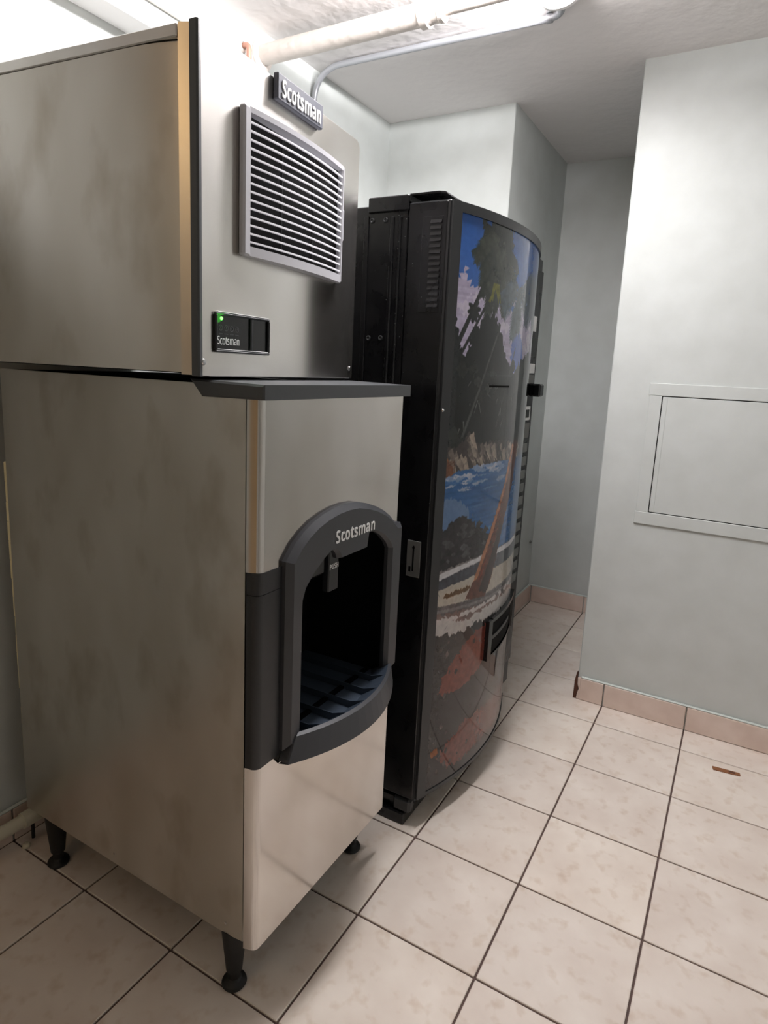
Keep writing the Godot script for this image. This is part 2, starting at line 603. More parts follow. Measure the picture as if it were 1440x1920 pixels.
func skirting(called: String, a: Vector3, b: Vector3, into: Vector3, gap: float, ax: int) -> void:
	var st := mb()
	var h := 0.102
	var t := into * 0.0115
	var lo := Vector3(minf(a.x, b.x), h, minf(a.z, b.z))
	var hi := Vector3(maxf(a.x, b.x), h + 0.009, maxf(a.z, b.z))
	lo[0 if ax == 2 else 2] = minf(a[0 if ax == 2 else 2], (a + t)[0 if ax == 2 else 2])
	hi[0 if ax == 2 else 2] = maxf(a[0 if ax == 2 else 2], (a + t)[0 if ax == 2 else 2])
	lo[ax] += gap
	box(st, lo, hi, 0.004)
	var root := struct(called, st, M.caulk)
	var s := minf(a[ax], b[ax]) + gap
	var e := maxf(a[ax], b[ax])
	var k := int(floor(s / TILE))
	while k * TILE < e:
		var u0 := maxf(k * TILE + 0.0028, s)
		var u1 := minf((k + 1) * TILE - 0.0028, e)
		k += 1
		if u1 - u0 < 0.01:
			continue
		var p := lo
		var q := hi
		p.y = 0.0015
		q.y = h + 0.001
		p[ax] = u0
		q[ax] = u1
		st = mb()
		box(st, p, q, 0.002)
		obj("tile", st, M.base_tile, root)

# ---------------------------------------------------------------- ice dispenser (lower unit)
func ice_dispenser() -> void:
	var d := thing("ice_dispenser", "stainless steel ice dispenser on black legs, arched dispensing bay in its front", "ice dispenser", Vector3(-0.48, 0, -0.27))
	var o := -d.position
	var T := Transform3D(Basis.IDENTITY, o)
	var B := func(st: SurfaceTool, lo: Vector3, hi: Vector3, c := 0.0): box(st, lo, hi, c, T)
	var zn := 0.009
	var zf := -0.55
	var st := mb()
	# near side panel, slightly bowed in at its front edge
	var prof := PackedVector2Array([Vector2(-0.893, zn - 0.012), Vector2(-0.893, zn), Vector2(-0.20, zn), Vector2(-0.16, zn - 0.0006), Vector2(-0.125, zn - 0.0024), Vector2(-0.0965, zn - 0.0055), Vector2(-0.0965, zn - 0.014)])
	extrude(st, prof, o, Vector3.RIGHT, Vector3.BACK, Vector3.UP, 0.157, 1.372)
	obj("side_panel", st, M.steel, d)
	st = mb()
	B.call(st, Vector3(-0.893, 0.157, zf), Vector3(-0.0965, 1.372, zf + 0.012), 0.002)
	obj("side_panel", st, M.steel, d)
	st = mb()
	B.call(st, Vector3(-0.89, 0.160, zf + 0.013), Vector3(-0.878, 1.37, zn - 0.013))
	B.call(st, Vector3(-0.86, 0.160, zf + 0.013), Vector3(-0.098, 0.172, zn - 0.013))
	B.call(st, Vector3(-0.86, 1.345, zf + 0.013), Vector3(-0.098, 1.372, zn - 0.013))
	B.call(st, Vector3(-0.11, 0.172, zf + 0.013), Vector3(-0.098, 0.60, zn - 0.013))
	B.call(st, Vector3(-0.11, 1.06, zf + 0.013), Vector3(-0.098, 1.345, zn - 0.013))
	obj("inner_frame", st, M.seam, d)
	# ragged foam strip down the rear edge
	st = mb()
	var rng := RandomNumberGenerator.new()
	rng.seed = 9
	for i in 18:
		var y0 := 0.2 + i * 0.052
		var w := lerpf(0.006, 0.020, i / 17.0) + rng.randf_range(-0.002, 0.002)
		B.call(st, Vector3(-0.8935 - w, y0, zn - 0.03), Vector3(-0.8935, y0 + 0.053, zn - 0.004), 0.002)
	obj("rear_foam_strip", st, M.foam, d)
	# front skins: a rounded near corner
	var skin := func(y0: float, y1: float, called: String, m: Material):
		var p := PackedVector2Array([Vector2(-0.09, zn - 0.012), Vector2(-0.09, zn - 0.0005)])
		for i in 7:
			var a := (PI / 2 - 0.3) * (1.0 - i / 6.0)
			p.append(Vector2(-0.0774 + cos(a) * 0.016, zn - 0.021 + sin(a) * 0.016))
		p.append(Vector2(-0.0614, zf))
		p.append(Vector2(-0.066, zf))
		p.append(Vector2(-0.066, zn - 0.026))
		p.append(Vector2(-0.076, zn - 0.012))
		var s := mb()
		extrude(s, p, o, Vector3.RIGHT, Vector3.BACK, Vector3.UP, y0, y1)
		obj(called, s, m, d)
	skin.call(1.012, 1.352, "upper_front_panel", M.steel_front)
	skin.call(0.148, 0.588, "lower_front_panel", M.steel_front)
	# dark middle band: near strip and far strip either side of the bay, and the rounded corner
	st = mb()
	var p2 := PackedVector2Array([Vector2(-0.09, zn - 0.012), Vector2(-0.09, zn - 0.002), Vector2(-0.0775, zn - 0.002)])
	for i in 7:
		var a := PI / 2 * (1.0 - i / 6.0)
		p2.append(Vector2(-0.0774 + cos(a) * 0.017, zn - 0.019 + sin(a) * 0.017))
	p2.append(Vector2(-0.0604, -0.098))
	p2.append(Vector2(-0.075, -0.098))
	p2.append(Vector2(-0.075, zn - 0.02))
	extrude(st, p2, o, Vector3.RIGHT, Vector3.BACK, Vector3.UP, 0.5885, 0.9655, 0.0)
	extrude(st, p2, o, Vector3.RIGHT, Vector3.BACK, Vector3.UP, 0.9667, 1.0115, 0.0)
	obj("middle_band", st, M.dark_plastic, d)
	# arched bezel round the bay
	var arch := PackedVector2Array([Vector2(0.066, 0.600), Vector2(0.066, 1.022), Vector2(0.095, 1.053), Vector2(0.125, 1.073), Vector2(0.157, 1.088), Vector2(0.195, 1.099), Vector2(0.237, 1.106), Vector2(0.28, 1.108), Vector2(0.323, 1.105), Vector2(0.372, 1.094), Vector2(0.42, 1.078), Vector2(0.46, 1.06), Vector2(0.492, 1.041), Vector2(0.52, 1.018), Vector2(0.5495, 1.014), Vector2(0.5495, 0.605)])
	var hole := PackedVector2Array([Vector2(0.492, 0.605), Vector2(0.490, 0.955), Vector2(0.475, 0.975), Vector2(0.445, 0.999), Vector2(0.415, 1.015), Vector2(0.39, 1.022), Vector2(0.372, 1.02), Vector2(0.365, 0.985), Vector2(0.25, 0.985), Vector2(0.243, 1.0), Vector2(0.23, 1.012), Vector2(0.21, 1.012), Vector2(0.185, 1.0), Vector2(0.15, 0.978), Vector2(0.122, 0.952), Vector2(0.112, 0.93), Vector2(0.112, 0.600)])
	arch.append_array(hole)
	st = mb()
	extrude(st, arch, o + Vector3(-0.062, 0, 0), Vector3.FORWARD, Vector3.UP, Vector3.RIGHT, 0.0, 0.024, 0.013, 0.6, 16, 0.004)
	obj("bay_bezel", st, M.grey_plastic, d)
	# bay: five dark faces
	st = mb()
	B.call(st, Vector3(-0.33, 0.575, -0.515), Vector3(-0.32, 1.06, -0.09))
	B.call(st, Vector3(-0.32, 0.575, -0.1), Vector3(-0.062, 1.06, -0.09))
	B.call(st, Vector3(-0.32, 0.575, -0.515), Vector3(-0.062, 1.06, -0.505))
	B.call(st, Vector3(-0.32, 1.05, -0.505), Vector3(-0.062, 1.06, -0.1))
	B.call(st, Vector3(-0.32, 0.575, -0.505), Vector3(-0.062, 0.585, -0.1))
	obj("bay_lining", st, M.pit, d)
	st = mb()
	B.call(st, Vector3(-0.318, 0.925, -0.286), Vector3(-0.105, 1.049, -0.102), 0.008)
	obj("chute", st, M.pit, d)
	st = mb()
	B.call(st, Vector3(-0.118, 0.879, -0.331), Vector3(-0.098, 1.04, -0.289), 0.003)
	var lever := obj("push_lever", st, M.dark_plastic, d)
	lettering("PUSH", 0.013, 0.0006, M.letter, lever, "lettering", o + Vector3(-0.0976, 0.942, -0.310), PI / 2, true, 0.85)
	# curved catch tray
	var rim := PackedVector2Array()
	var lip := PackedVector2Array()
	for i in 17:
		var t := i / 16.0
		var bow := 4.0 * t * (1.0 - t)
		rim.append(Vector2(lerpf(-0.034, -0.052, t) + 0.078 * bow, lerpf(-0.0655, -0.5505, t)))
		lip.append(Vector2(lerpf(-0.035, -0.046, t) + 0.055 * bow, lerpf(-0.105, -0.522, t)))
	st = mb()
	for i in 16:
		var a0 := o + Vector3(rim[i].x, 0.574, rim[i].y)
		var a1 := o + Vector3(rim[i + 1].x, 0.574, rim[i + 1].y)
		var c0 := o + Vector3(lerpf(rim[i].x, lip[i].x, 0.7), 0.626, lerpf(rim[i].y, lip[i].y, 0.7))
		var c1 := o + Vector3(lerpf(rim[i + 1].x, lip[i + 1].x, 0.7), 0.626, lerpf(rim[i + 1].y, lip[i + 1].y, 0.7))
		var e0 := o + Vector3(lip[i].x - 0.004, 0.629, lip[i].y)
		var e1 := o + Vector3(lip[i + 1].x - 0.004, 0.629, lip[i + 1].y)
		var g0 := o + Vector3(-0.0605, 0.567, rim[i].y)
		var g1 := o + Vector3(-0.0605, 0.567, rim[i + 1].y)
		var nx := Vector3(rim[i].y - rim[i + 1].y, 0, rim[i + 1].x - rim[i].x).normalized()
		quad(st, a0, a1, c1, c0, nx)
		quad(st, c0, c1, e1, e0, Vector3.UP)
		quad(st, a0, a1, g1, g0, Vector3.DOWN)
	# end pieces against the bezel
	for e in [0, 16]:
		var s := 1.0 if e == 0 else -1.0
		var r := o + Vector3(rim[e].x, 0.574, rim[e].y)
		var c := o + Vector3(lerpf(rim[e].x, lip[e].x, 0.7), 0.626, lerpf(rim[e].y, lip[e].y, 0.7))
		var q := o + Vector3(-0.0605, 0.574, rim[e].y)
		var w := o + Vector3(-0.0605, 0.626, c.z - o.z)
		quad(st, r, c, w, q, Vector3(0, 0, s))
	var tray := obj("catch_tray", st, M.grey_plastic, d)
	st = mb()
	for i in 16:
		var e0 := o + Vector3(lip[i].x - 0.004, 0.629, lip[i].y)
		var e1 := o + Vector3(lip[i + 1].x - 0.004, 0.629, lip[i + 1].y)
		var f0 := o + Vector3(maxf(lip[i].x - 0.05, -0.31), 0.594, lerpf(lip[i].y, -0.31, 0.06))
		var f1 := o + Vector3(maxf(lip[i + 1].x - 0.05, -0.31), 0.594, lerpf(lip[i + 1].y, -0.31, 0.06))
		var h0 := o + Vector3(-0.318, 0.590, clampf(lip[i].y, -0.503, -0.102))
		var h1 := o + Vector3(-0.318, 0.590, clampf(lip[i + 1].y, -0.503, -0.102))
		quad(st, e0, e1, f1, f0, Vector3(-1, 1, 0))
		quad(st, f0, f1, h1, h0, Vector3.UP)
	obj("tray_floor", st, M.tray, tray)
	for i in 5:
		var zz := -0.165 - i * 0.07
		st = mb()
		var tip := 0.0
		for k in 16:
			if lip[k].y >= zz and lip[k + 1].y <= zz:
				tip = lerpf(lip[k].x, lip[k + 1].x, (zz - lip[k].y) / (lip[k + 1].y - lip[k].y)) - 0.006
		var fin := PackedVector2Array([Vector2(-0.316, 0.586), Vector2(-0.316, 0.604), Vector2(tip - 0.04, 0.612), Vector2(tip, 0.627), Vector2(tip - 0.045, 0.590)])
		extrude(st, fin, o + Vector3(0, 0, zz), Vector3.RIGHT, Vector3.UP, Vector3.BACK, -0.0012, 0.0012)
		obj("drain_rib", st, M.tray, tray)
	lettering("Scotsman", 0.029, 0.001, M.letter, d, "lettering", o + Vector3(-0.0372, 1.041, -0.309), PI / 2, true, 0.93)
	# lid strip on top, chamfered at its rear tip
	st = mb()
	var lidp := PackedVector2Array([Vector2(-0.232, 1.380), Vector2(-0.0425, 1.377), Vector2(-0.0425, 1.349), Vector2(-0.2, 1.347)])
	extrude(st, lidp, o, Vector3.RIGHT, Vector3.UP, Vector3.BACK, zf - 0.004, zn + 0.008, 0.004)
	obj("top_cap", st, M.trim_grey, d)
	# legs
	for q in [Vector2(-0.142, -0.020), Vector2(-0.805, -0.020), Vector2(-0.142, -0.515), Vector2(-0.805, -0.515)]:
		st = mb()
		var t := Transform3D(Basis.IDENTITY, o + Vector3(q.x, 0, q.y))
		lathe(st, PackedVector2Array([Vector2(0, 0), Vector2(0.026, 0.0), Vector2(0.029, 0.005), Vector2(0.027, 0.010), Vector2(0.018, 0.016), Vector2(0.014, 0.020), Vector2(0.014, 0.036), Vector2(0.0185, 0.040), Vector2(0.030, 0.158), Vector2(0, 0.158)]), t, 24)
		obj("leg", st, M.rubber, d)
	for q in [Vector2(-0.142, 0.185), Vector2(-0.52, 0.183)]:
		st = mb()
		lathe(st, PackedVector2Array([Vector2(0.003, 0), Vector2(0.003, 0.001), Vector2(0, 0.0016)]), along(o + Vector3(q.x, q.y, zn), o + Vector3(q.x, q.y, 1)), 10)
		obj("rivet", st, M.chrome, d)

# ---------------------------------------------------------------- ice maker head (upper unit): local x = front, z = towards the camera
func ice_maker() -> void:
	var d := thing("ice_maker", "stainless steel ice maker head stacked on top of the ice dispenser", "ice machine", Vector3(-0.169, 1.386, 0.0515), 0.092)
	var y1 := 0.595
	var w := 0.607
	var st := mb()
	# body behind the side skin
	box(st, Vector3(-0.70, 0.004, -w + 0.012), Vector3(-0.004, y1 - 0.004, -0.014))
	obj("inner_body", st, M.seam, d)
	# near side panel, bowed at its front edge
	st = mb()
	var prof := PackedVector2Array([Vector2(-0.72, -0.013), Vector2(-0.72, -0.001), Vector2(-0.16, -0.001), Vector2(-0.12, -0.0022), Vector2(-0.085, -0.0055), Vector2(-0.06, -0.0095), Vector2(-0.046, -0.0125), Vector2(-0.046, -0.02)])
	extrude(st, prof, Vector3.ZERO, Vector3.RIGHT, Vector3.BACK, Vector3.UP, 0.006, y1 - 0.022)
	obj("side_panel", st, M.steel, d)
	st = mb()
	box(st, Vector3(-0.72, 0.006, -w), Vector3(-0.046, y1 - 0.022, -w + 0.012))
	obj("side_panel", st, M.steel, d)
	# top cover with its turned-down band
	st = mb()
	box(st, Vector3(-0.72, y1 - 0.0205, -w), Vector3(-0.044, y1 + 0.001, 0.0005), 0.002)
	obj("top_cover", st, M.trim_steel if M.has("trim_steel") else M.steel_head, d)
	# front panel: folded steel return and the face
	st = mb()
	var fold := PackedVector2Array([Vector2(-0.043, -0.02), Vector2(-0.0425, -0.0015), Vector2(-0.019, -0.0085), Vector2(-0.0175, -0.012), Vector2(-0.0175, -0.02)])
	extrude(st, fold, Vector3.ZERO, Vector3.RIGHT, Vector3.BACK, Vector3.UP, 0.002, y1 + 0.002)
	obj("front_return", st, M.steel, d)
	st = mb()
	var edge := PackedVector2Array([Vector2(-0.0172, -0.02), Vector2(-0.0172, -0.001), Vector2(-0.002, 0.0), Vector2(0.001, -0.003), Vector2(0.001, -0.006), Vector2(-0.002, -0.02)])
	extrude(st, edge, Vector3.ZERO, Vector3.RIGHT, Vector3.BACK, Vector3.UP, 0.0, y1 + 0.002)
	obj("edge_trim", st, M.trim_grey, d)
	st = mb()
	var c := 0.018
	var face := PackedVector2Array([Vector2(0.0065, 0.0), Vector2(0.0065, y1), Vector2(w - c, y1), Vector2(w - 0.005, y1 - 0.006), Vector2(w, y1 - c), Vector2(w, 0.0)])
	extrude(st, face, Vector3.ZERO, Vector3.FORWARD, Vector3.UP, Vector3.RIGHT, -0.012, 0.0, 0.0015)
	obj("front_panel", st, M.steel_head, d)
	# louvred grille
	var g0 := 0.112
	var g1 := 0.505
	var b0 := 0.234
	var b1 := 0.505
	st = mb()
	var rb := func(s0: float, s1: float, q0: float, q1: float, d1: float): box(st, Vector3(0.0005, q0, -s1), Vector3(d1, q1, -s0), 0.004)
	rb.call(g0, g0 + 0.023, b0, b1, 0.016)
	rb.call(g1 - 0.012, g1, b0, b1, 0.016)
	# top and bottom rails bow outwards
	var rail := func(q0: float, q1: float):
		var p := PackedVector2Array()
		for i in 11:
			var t := i / 10.0
			p.append(Vector2(lerpf(g0 + 0.018, g1 - 0.009, t), 0.0155 + 0.014 * 4.0 * t * (1.0 - t)))
		p.append(Vector2(g1 - 0.009, 0.0005))
		p.append(Vector2(g0 + 0.018, 0.0005))
		extrude(st, p, Vector3.ZERO, Vector3.FORWARD, Vector3.RIGHT, Vector3.UP, q0, q1, 0.0, 0.3)
	rail.call(b1 - 0.011, b1 - 0.001)
	rail.call(b0 + 0.001, b0 + 0.019)
	var gr := obj("grille_frame", st, M.grille, d)
	st = mb()
	box(st, Vector3(0.0003, b0 + 0.015, -g1 + 0.01), Vector3(0.0012, b1 - 0.01, -g0 - 0.02))
	obj("filter", st, M.filter, gr)
	for k in 2:
		st = mb()
		var sx := g0 + 0.145 + k * 0.125
		box(st, Vector3(0.0012, b0 + 0.018, -sx - 0.0012), Vector3(0.0035, b1 - 0.012, -sx + 0.0012))
		obj("mullion", st, M.icon, gr)
	for k in 15:
		st = mb()
		var yy := b0 + 0.026 + k * (b1 - b0 - 0.045) / 14.6
		# each slat is a thin bowed blade
		var blade := PackedVector2Array()
		for i in 9:
			var t := i / 8.0
			blade.append(Vector2(lerpf(g0 + 0.021, g1 - 0.010, t), 0.0145 + 0.014 * 4.0 * t * (1.0 - t)))
		for i in 9:
			var t := 1.0 - i / 8.0
			blade.append(Vector2(lerpf(g0 + 0.021, g1 - 0.010, t), 0.0105 + 0.014 * 4.0 * t * (1.0 - t)))
		extrude(st, blade, Vector3.ZERO, Vector3.FORWARD, Vector3.RIGHT, Vector3.UP, yy, yy + 0.0034, 0.0, 0.3)
		obj("slat", st, M.slat, gr)
	st = mb()
	box(st, Vector3(0.006, b0 + 0.10, -g1 - 0.007), Vector3(0.014, b0 + 0.175, -g1 + 0.001), 0.003)
	obj("finger_pull", st, M.grille, gr)
	# name badge at the top edge
	st = mb()
	box(st, Vector3(0.0008, y1 - 0.043, -0.399), Vector3(0.013, y1 + 0.007, -0.222), 0.002)
	var badge := obj("name_badge", st, M.badge, d)
	lettering("Scotsman", 0.033, 0.003, M.letter, badge, "lettering", Vector3(0.0135, y1 - 0.019, -0.3115), PI / 2, true, 0.74)
	# control window
	st = mb()
	var k0 := 0.041
	var k1 := 0.216
	var e0 := 0.046
	var e1 := 0.121
	box(st, Vector3(0.0006, e0, -k1), Vector3(0.007, e0 + 0.005, -k0), 0.002)
	box(st, Vector3(0.0006, e1 - 0.005, -k1), Vector3(0.007, e1, -k0), 0.002)
	box(st, Vector3(0.0006, e0 + 0.004, -k0 - 0.006), Vector3(0.007, e1 - 0.004, -k0), 0.002)
	box(st, Vector3(0.0006, e0 + 0.004, -k1), Vector3(0.007, e1 - 0.004, -k1 + 0.006), 0.002)
	box(st, Vector3(0.0006, e0 + 0.004, -0.159), Vector3(0.006, e1 - 0.004, -0.150), 0.002)
	var ctl := obj("control_frame", st, M.dark_plastic, d)
	st = mb()
	box(st, Vector3(0.0004, e0 + 0.004, -k1 + 0.004), Vector3(0.0016, e1 - 0.004, -k0 - 0.004))
	obj("display", st, M.black_gloss, ctl)
	for q in [e0 + 0.0055, e1 + 0.0002]:
		st = mb()
		box(st, Vector3(0.001, q, -k1 + 0.006), Vector3(0.0066, q + 0.0012, -k0 - 0.005), 0.0004)
		obj("bright_edge", st, M.letter, ctl)
	for k in 4:
		st = mb()
		var zc := -0.060 - k * 0.0165
		for i in 20:
			var a0 := TAU * i / 20
			var a1 := TAU * (i + 1) / 20
			var r0 := 0.0042
			var r1 := 0.0058
			quad(st, Vector3(0.0019, 0.0925 + sin(a0) * r0, zc + cos(a0) * r0), Vector3(0.0019, 0.0925 + sin(a0) * r1, zc + cos(a0) * r1), Vector3(0.0019, 0.0925 + sin(a1) * r1, zc + cos(a1) * r1), Vector3(0.0019, 0.0925 + sin(a1) * r0, zc + cos(a1) * r0), Vector3.RIGHT)
		box(st, Vector3(0.0017, 0.0805, zc - 0.006), Vector3(0.002, 0.0822, zc + 0.006))
		box(st, Vector3(0.0017, 0.0905, zc - 0.001), Vector3(0.002, 0.0955, zc + 0.001))
		obj("status_icon", st, M.icon, ctl)
	st = mb()
	lathe(st, PackedVector2Array([Vector2(0.0034, 0), Vector2(0.0034, 0.001), Vector2(0.002, 0.0026), Vector2(0, 0.003)]), along(Vector3(0.0016, 0.110, -0.062), Vector3(1, 0.110, -0.062)), 14)
	obj("indicator_light", st, M.led, ctl)
	var lamp := OmniLight3D.new()
	lamp.name = "indicator_glow"
	lamp.light_color = Color(0.35, 1.0, 0.3)
	lamp.light_energy = 0.0004
	lamp.light_size = 0.004
	lamp.omni_range = 6.0
	lamp.omni_attenuation = 2.0
	lamp.shadow_enabled = true
	d.add_child(lamp)
	lamp.position = Vector3(0.007, 0.110, -0.062)
	lettering("Scotsman", 0.0155, 0.0004, M.letter, ctl, "lettering", Vector3(0.002, 0.069, -0.0835), PI / 2, false, 0.74)
	for q in [Vector2(0.013, 0.027), Vector2(0.591, 0.026)]:
		st = mb()
		lathe(st, PackedVector2Array([Vector2(0.0065, 0), Vector2(0.0065, 0.001), Vector2(0.005, 0.003), Vector2(0, 0.0036)]), along(Vector3(0.0002, q.y, -q.x), Vector3(1, q.y, -q.x)), 14)
		obj("screw", st, M.chrome, d)

# ---------------------------------------------------------------- vending machine
func arc(t: float, off: float) -> Vector3:
	var th := (2.0 * t - 1.0) * 0.41368
	var u := Vector3(-0.0185, 0, -0.99983)
	var n := Vector3(0.99983, 0, -0.0185)
	return Vector3(-0.955, 0, -1.078) + (u * sin(th) + n * cos(th)) * (1.00768 + off)

func arc_n(t: float) -> Vector3:
	return (arc(t, 1.0) - arc(t, 0.0)).normalized()

# a slab that follows the bowed door, from offset w0 to w1
func bow(st: SurfaceTool, o: Vector3, t0: float, t1: float, y0: float, y1: float, w0: float, w1: float, n := 12) -> void:
	for i in n:
		var a := lerpf(t0, t1, float(i) / n)
		var b := lerpf(t0, t1, float(i + 1) / n)
		var na := arc_n(a)
		var nb := arc_n(b)
		var f := func(t: float, y: float, w: float) -> Vector3: return o + arc(t, w) + Vector3(0, y, 0)
		var u0 := float(i) / n
		var u1 := float(i + 1) / n
		tri(st, f.call(a, y0, w1), f.call(b, y0, w1), f.call(b, y1, w1), na, nb, nb, Vector2(u0, 1), Vector2(u1, 1), Vector2(u1, 0))
		tri(st, f.call(a, y0, w1), f.call(b, y1, w1), f.call(a, y1, w1), na, nb, na, Vector2(u0, 1), Vector2(u1, 0), Vector2(u0, 0))
		quad(st, f.call(a, y0, w0), f.call(b, y0, w0), f.call(b, y1, w0), f.call(a, y1, w0), -na)
		quad(st, f.call(a, y1, w0), f.call(b, y1, w0), f.call(b, y1, w1), f.call(a, y1, w1), Vector3.UP)
		quad(st, f.call(a, y0, w0), f.call(b, y0, w0), f.call(b, y0, w1), f.call(a, y0, w1), Vector3.DOWN)
	for e in [t0, t1]:
		var s := (arc(t0, 0) - arc(t1, 0)).normalized() * (1.0 if e == t0 else -1.0)
		quad(st, o + arc(e, w0) + Vector3(0, y0, 0), o + arc(e, w1) + Vector3(0, y0, 0), o + arc(e, w1) + Vector3(0, y1, 0), o + arc(e, w0) + Vector3(0, y1, 0), s)

const PT0 := 0.046
const PT1 := 0.955
const PY0 := 0.112
const PY1 := 1.834

func vending_machine() -> void:
	var d := thing("vending_machine", "black drinks vending machine with a bowed door showing a tropical beach picture", "vending machine", Vector3(-0.5, 0, -1.16))
	var o := -d.position
	var T := Transform3D(Basis.IDENTITY, o)
	var zn := -0.69
	var ze := -1.625
	var st := mb()
	box(st, Vector3(-0.94, 0.075, ze + 0.004), Vector3(-0.150, 1.862, zn - 0.002), 0.003, T)
	var cab := obj("cabinet", st, M.cabinet, d)
	st = mb()
	box(st, Vector3(-0.92, 0.0, ze + 0.02), Vector3(-0.055, 0.040, zn + 0.008), 0.004, T)
	box(st, Vector3(-0.92, 0.040, ze + 0.02), Vector3(-0.075, 0.076, zn - 0.012), 0.003, T)
	obj("base", st, M.cabinet, d)
	st = mb()
	box(st, Vector3(-0.10, 0.04, zn - 0.03), Vector3(-0.038, 0.088, zn + 0.004), 0.008, T)
	obj("hinge_foot", st, M.frame, d)
	# door shell: plan outline swept upwards
	st = mb()
	var plan := PackedVector2Array([Vector2(-0.146, zn), Vector2(-0.03, zn)])
	for i in 17:
		var a := arc(i / 16.0, 0)
		plan.append(Vector2(a.x, a.z))
	plan.append(Vector2(-0.05, -1.503))
	plan.append(Vector2(-0.05, ze))
	plan.append(Vector2(-0.146, ze))
	extrude(st, plan, o, Vector3.RIGHT, Vector3.BACK, Vector3.UP, 0.095, 1.862, 0.004, 0.3)
	var door := obj("door", st, M.frame, d)
	# cabinet-coloured skin on the near edge of the door
	st = mb()
	box(st, Vector3(-0.146, 0.097, zn - 0.004), Vector3(-0.031, 1.858, zn + 0.0025), 0.002, T)
	var skin := obj("door_edge_skin", st, M.cabinet, d)
	# picture panel and its frame
	st = mb()
	bow(st, o, PT0, PT1, PY0, PY1, 0.0, 0.0035, 28)
	obj("picture_panel", st, beach_picture(), door)
	st = mb()
	bow(st, o, 0.004, PT0, 0.10, 1.860, 0.0, 0.008, 3)
	bow(st, o, PT0, 0.998, PY1, 1.860, 0.0, 0.008, 20)
	bow(st, o, PT0, 0.998, 0.099, PY0, 0.0, 0.006, 20)
	bow(st, o, PT1, 0.998, PY0, PY1, 0.0, 0.006, 3)
	obj("picture_frame", st, M.frame, door)
	st = mb()
	bow(st, o, 0.262, 0.425, 1.376, 1.3815, 0.003, 0.0042, 5)
	obj("panel_slit", st, M.seam, door)
	# delivery opening
	st = mb()
	bow(st, o, 0.415, 0.80, 0.470, 0.597, 0.001, 0.006, 10)
	obj("delivery_flap", st, M.seam, door)
	st = mb()
	bow(st, o, 0.385, 0.42, 0.462, 0.604, 0.001, 0.017, 2)
	bow(st, o, 0.42, 0.80, 0.592, 0.606, 0.001, 0.017, 10)
	bow(st, o, 0.42, 0.80, 0.458, 0.466, 0.001, 0.010, 10)
	bow(st, o, 0.80, 0.82, 0.462, 0.604, 0.001, 0.017, 2)
	obj("delivery_frame", st, M.black_gloss, door)
	st = mb()
	bow(st, o, 0.43, 0.70, 0.522, 0.536, 0.006, 0.010, 6)
	obj("flap_lip", st, M.frame, door)
	# selection column at the far edge of the door
	st = mb()
	box(st, Vector3(-0.05, 0.20, -1.618), Vector3(-0.040, 1.815, -1.508), 0.003, T)
	var col := obj("selection_column", st, M.cabinet, d)
	var plate := func(called: String, y0: float, y1: float, z0: float, z1: float, x1: float, m: Material):
		var s := mb()
		box(s, Vector3(-0.0405, y0, z0), Vector3(x1, y1, z1), 0.0015, T)
		obj(called, s, m, col)
	plate.call("price_label", 1.585, 1.642, -1.575, -1.525, -0.0385, M.label_white)
	plate.call("display", 1.49, 1.56, -1.59, -1.525, -0.0375, M.black_gloss)
	plate.call("instruction_label", 1.425, 1.462, -1.60, -1.535, -0.0385, M.label_white)
	plate.call("coin_plate", 1.385, 1.418, -1.60, -1.525, -0.0375, M.label_grey)
	plate.call("bill_slot_plate", 1.24, 1.295, -1.585, -1.515, -0.037, M.label_white)
	plate.call("bill_slot", 1.25, 1.283, -1.57, -1.53, -0.0355, M.black_gloss)
	plate.call("coin_return_cup", 1.17, 1.23, -1.59, -1.515, -0.0365, M.label_grey)
	for k in 11:
		var yb := 1.112 - k * 0.0545
		plate.call("selection_button", yb, yb + 0.036, -1.585, -1.52, -0.036, M.button)
	st = mb()
	box(st, Vector3(-0.041, 1.335, -1.60), Vector3(0.006, 1.385, -1.55), 0.006, T)
	obj("coin_return_knob", st, M.black_gloss, col)
	# side details
	st = mb()
	box(st, Vector3(-0.277, 1.842, zn - 0.03), Vector3(-0.148, 1.883, zn + 0.005), 0.003, T)
	obj("corner_bracket", st, M.cabinet, cab)
	st = mb()
	var hood := PackedVector2Array([Vector2(-0.150, 1.865), Vector2(-0.146, 1.884), Vector2(-0.060, 1.884), Vector2(-0.040, 1.881), Vector2(-0.034, 1.874), Vector2(-0.040, 1.876), Vector2(-0.062, 1.879), Vector2(-0.142, 1.879), Vector2(-0.145, 1.865)])
	extrude(st, hood, o, Vector3.RIGHT, Vector3.UP, Vector3.BACK, -1.0, zn + 0.001)
	obj("hinge_cover", st, M.cabinet, door)
	for q in [[-0.205, 0.012], [-0.178, 0.008]]:
		st = mb()
		box(st, Vector3(q[0], 0.13, zn - 0.004), Vector3(q[0] + q[1], 1.83, zn + 0.0035), 0.003, T)
		obj("side_rib", st, M.cabinet, cab)
	st = mb()
	box(st, Vector3(-0.29, 0.10, zn - 0.01), Vector3(-0.275, 1.835, zn + 0.0015), 0.001, T)
	obj("side_seam", st, M.cabinet, cab)
	for q in [Vector2(-0.264, 1.823), Vector2(-0.221, 1.822), Vector2(-0.262, 1.501), Vector2(-0.221, 1.502)]:
		st = mb()
		lathe(st, PackedVector2Array([Vector2(0.0075, 0), Vector2(0.0075, 0.002), Vector2(0.005, 0.0035), Vector2(0.003, 0.002), Vector2(0, 0.002)]), along(o + Vector3(q.x, q.y, zn - 0.002), o + Vector3(q.x, q.y, 1)), 14)
		obj("bolt", st, M.frame, cab)
	# louvred vent on the edge of the door
	st = mb()
	box(st, Vector3(-0.104, 1.572, zn - 0.001), Vector3(-0.040, 1.822, zn + 0.0032), 0.0015, T)
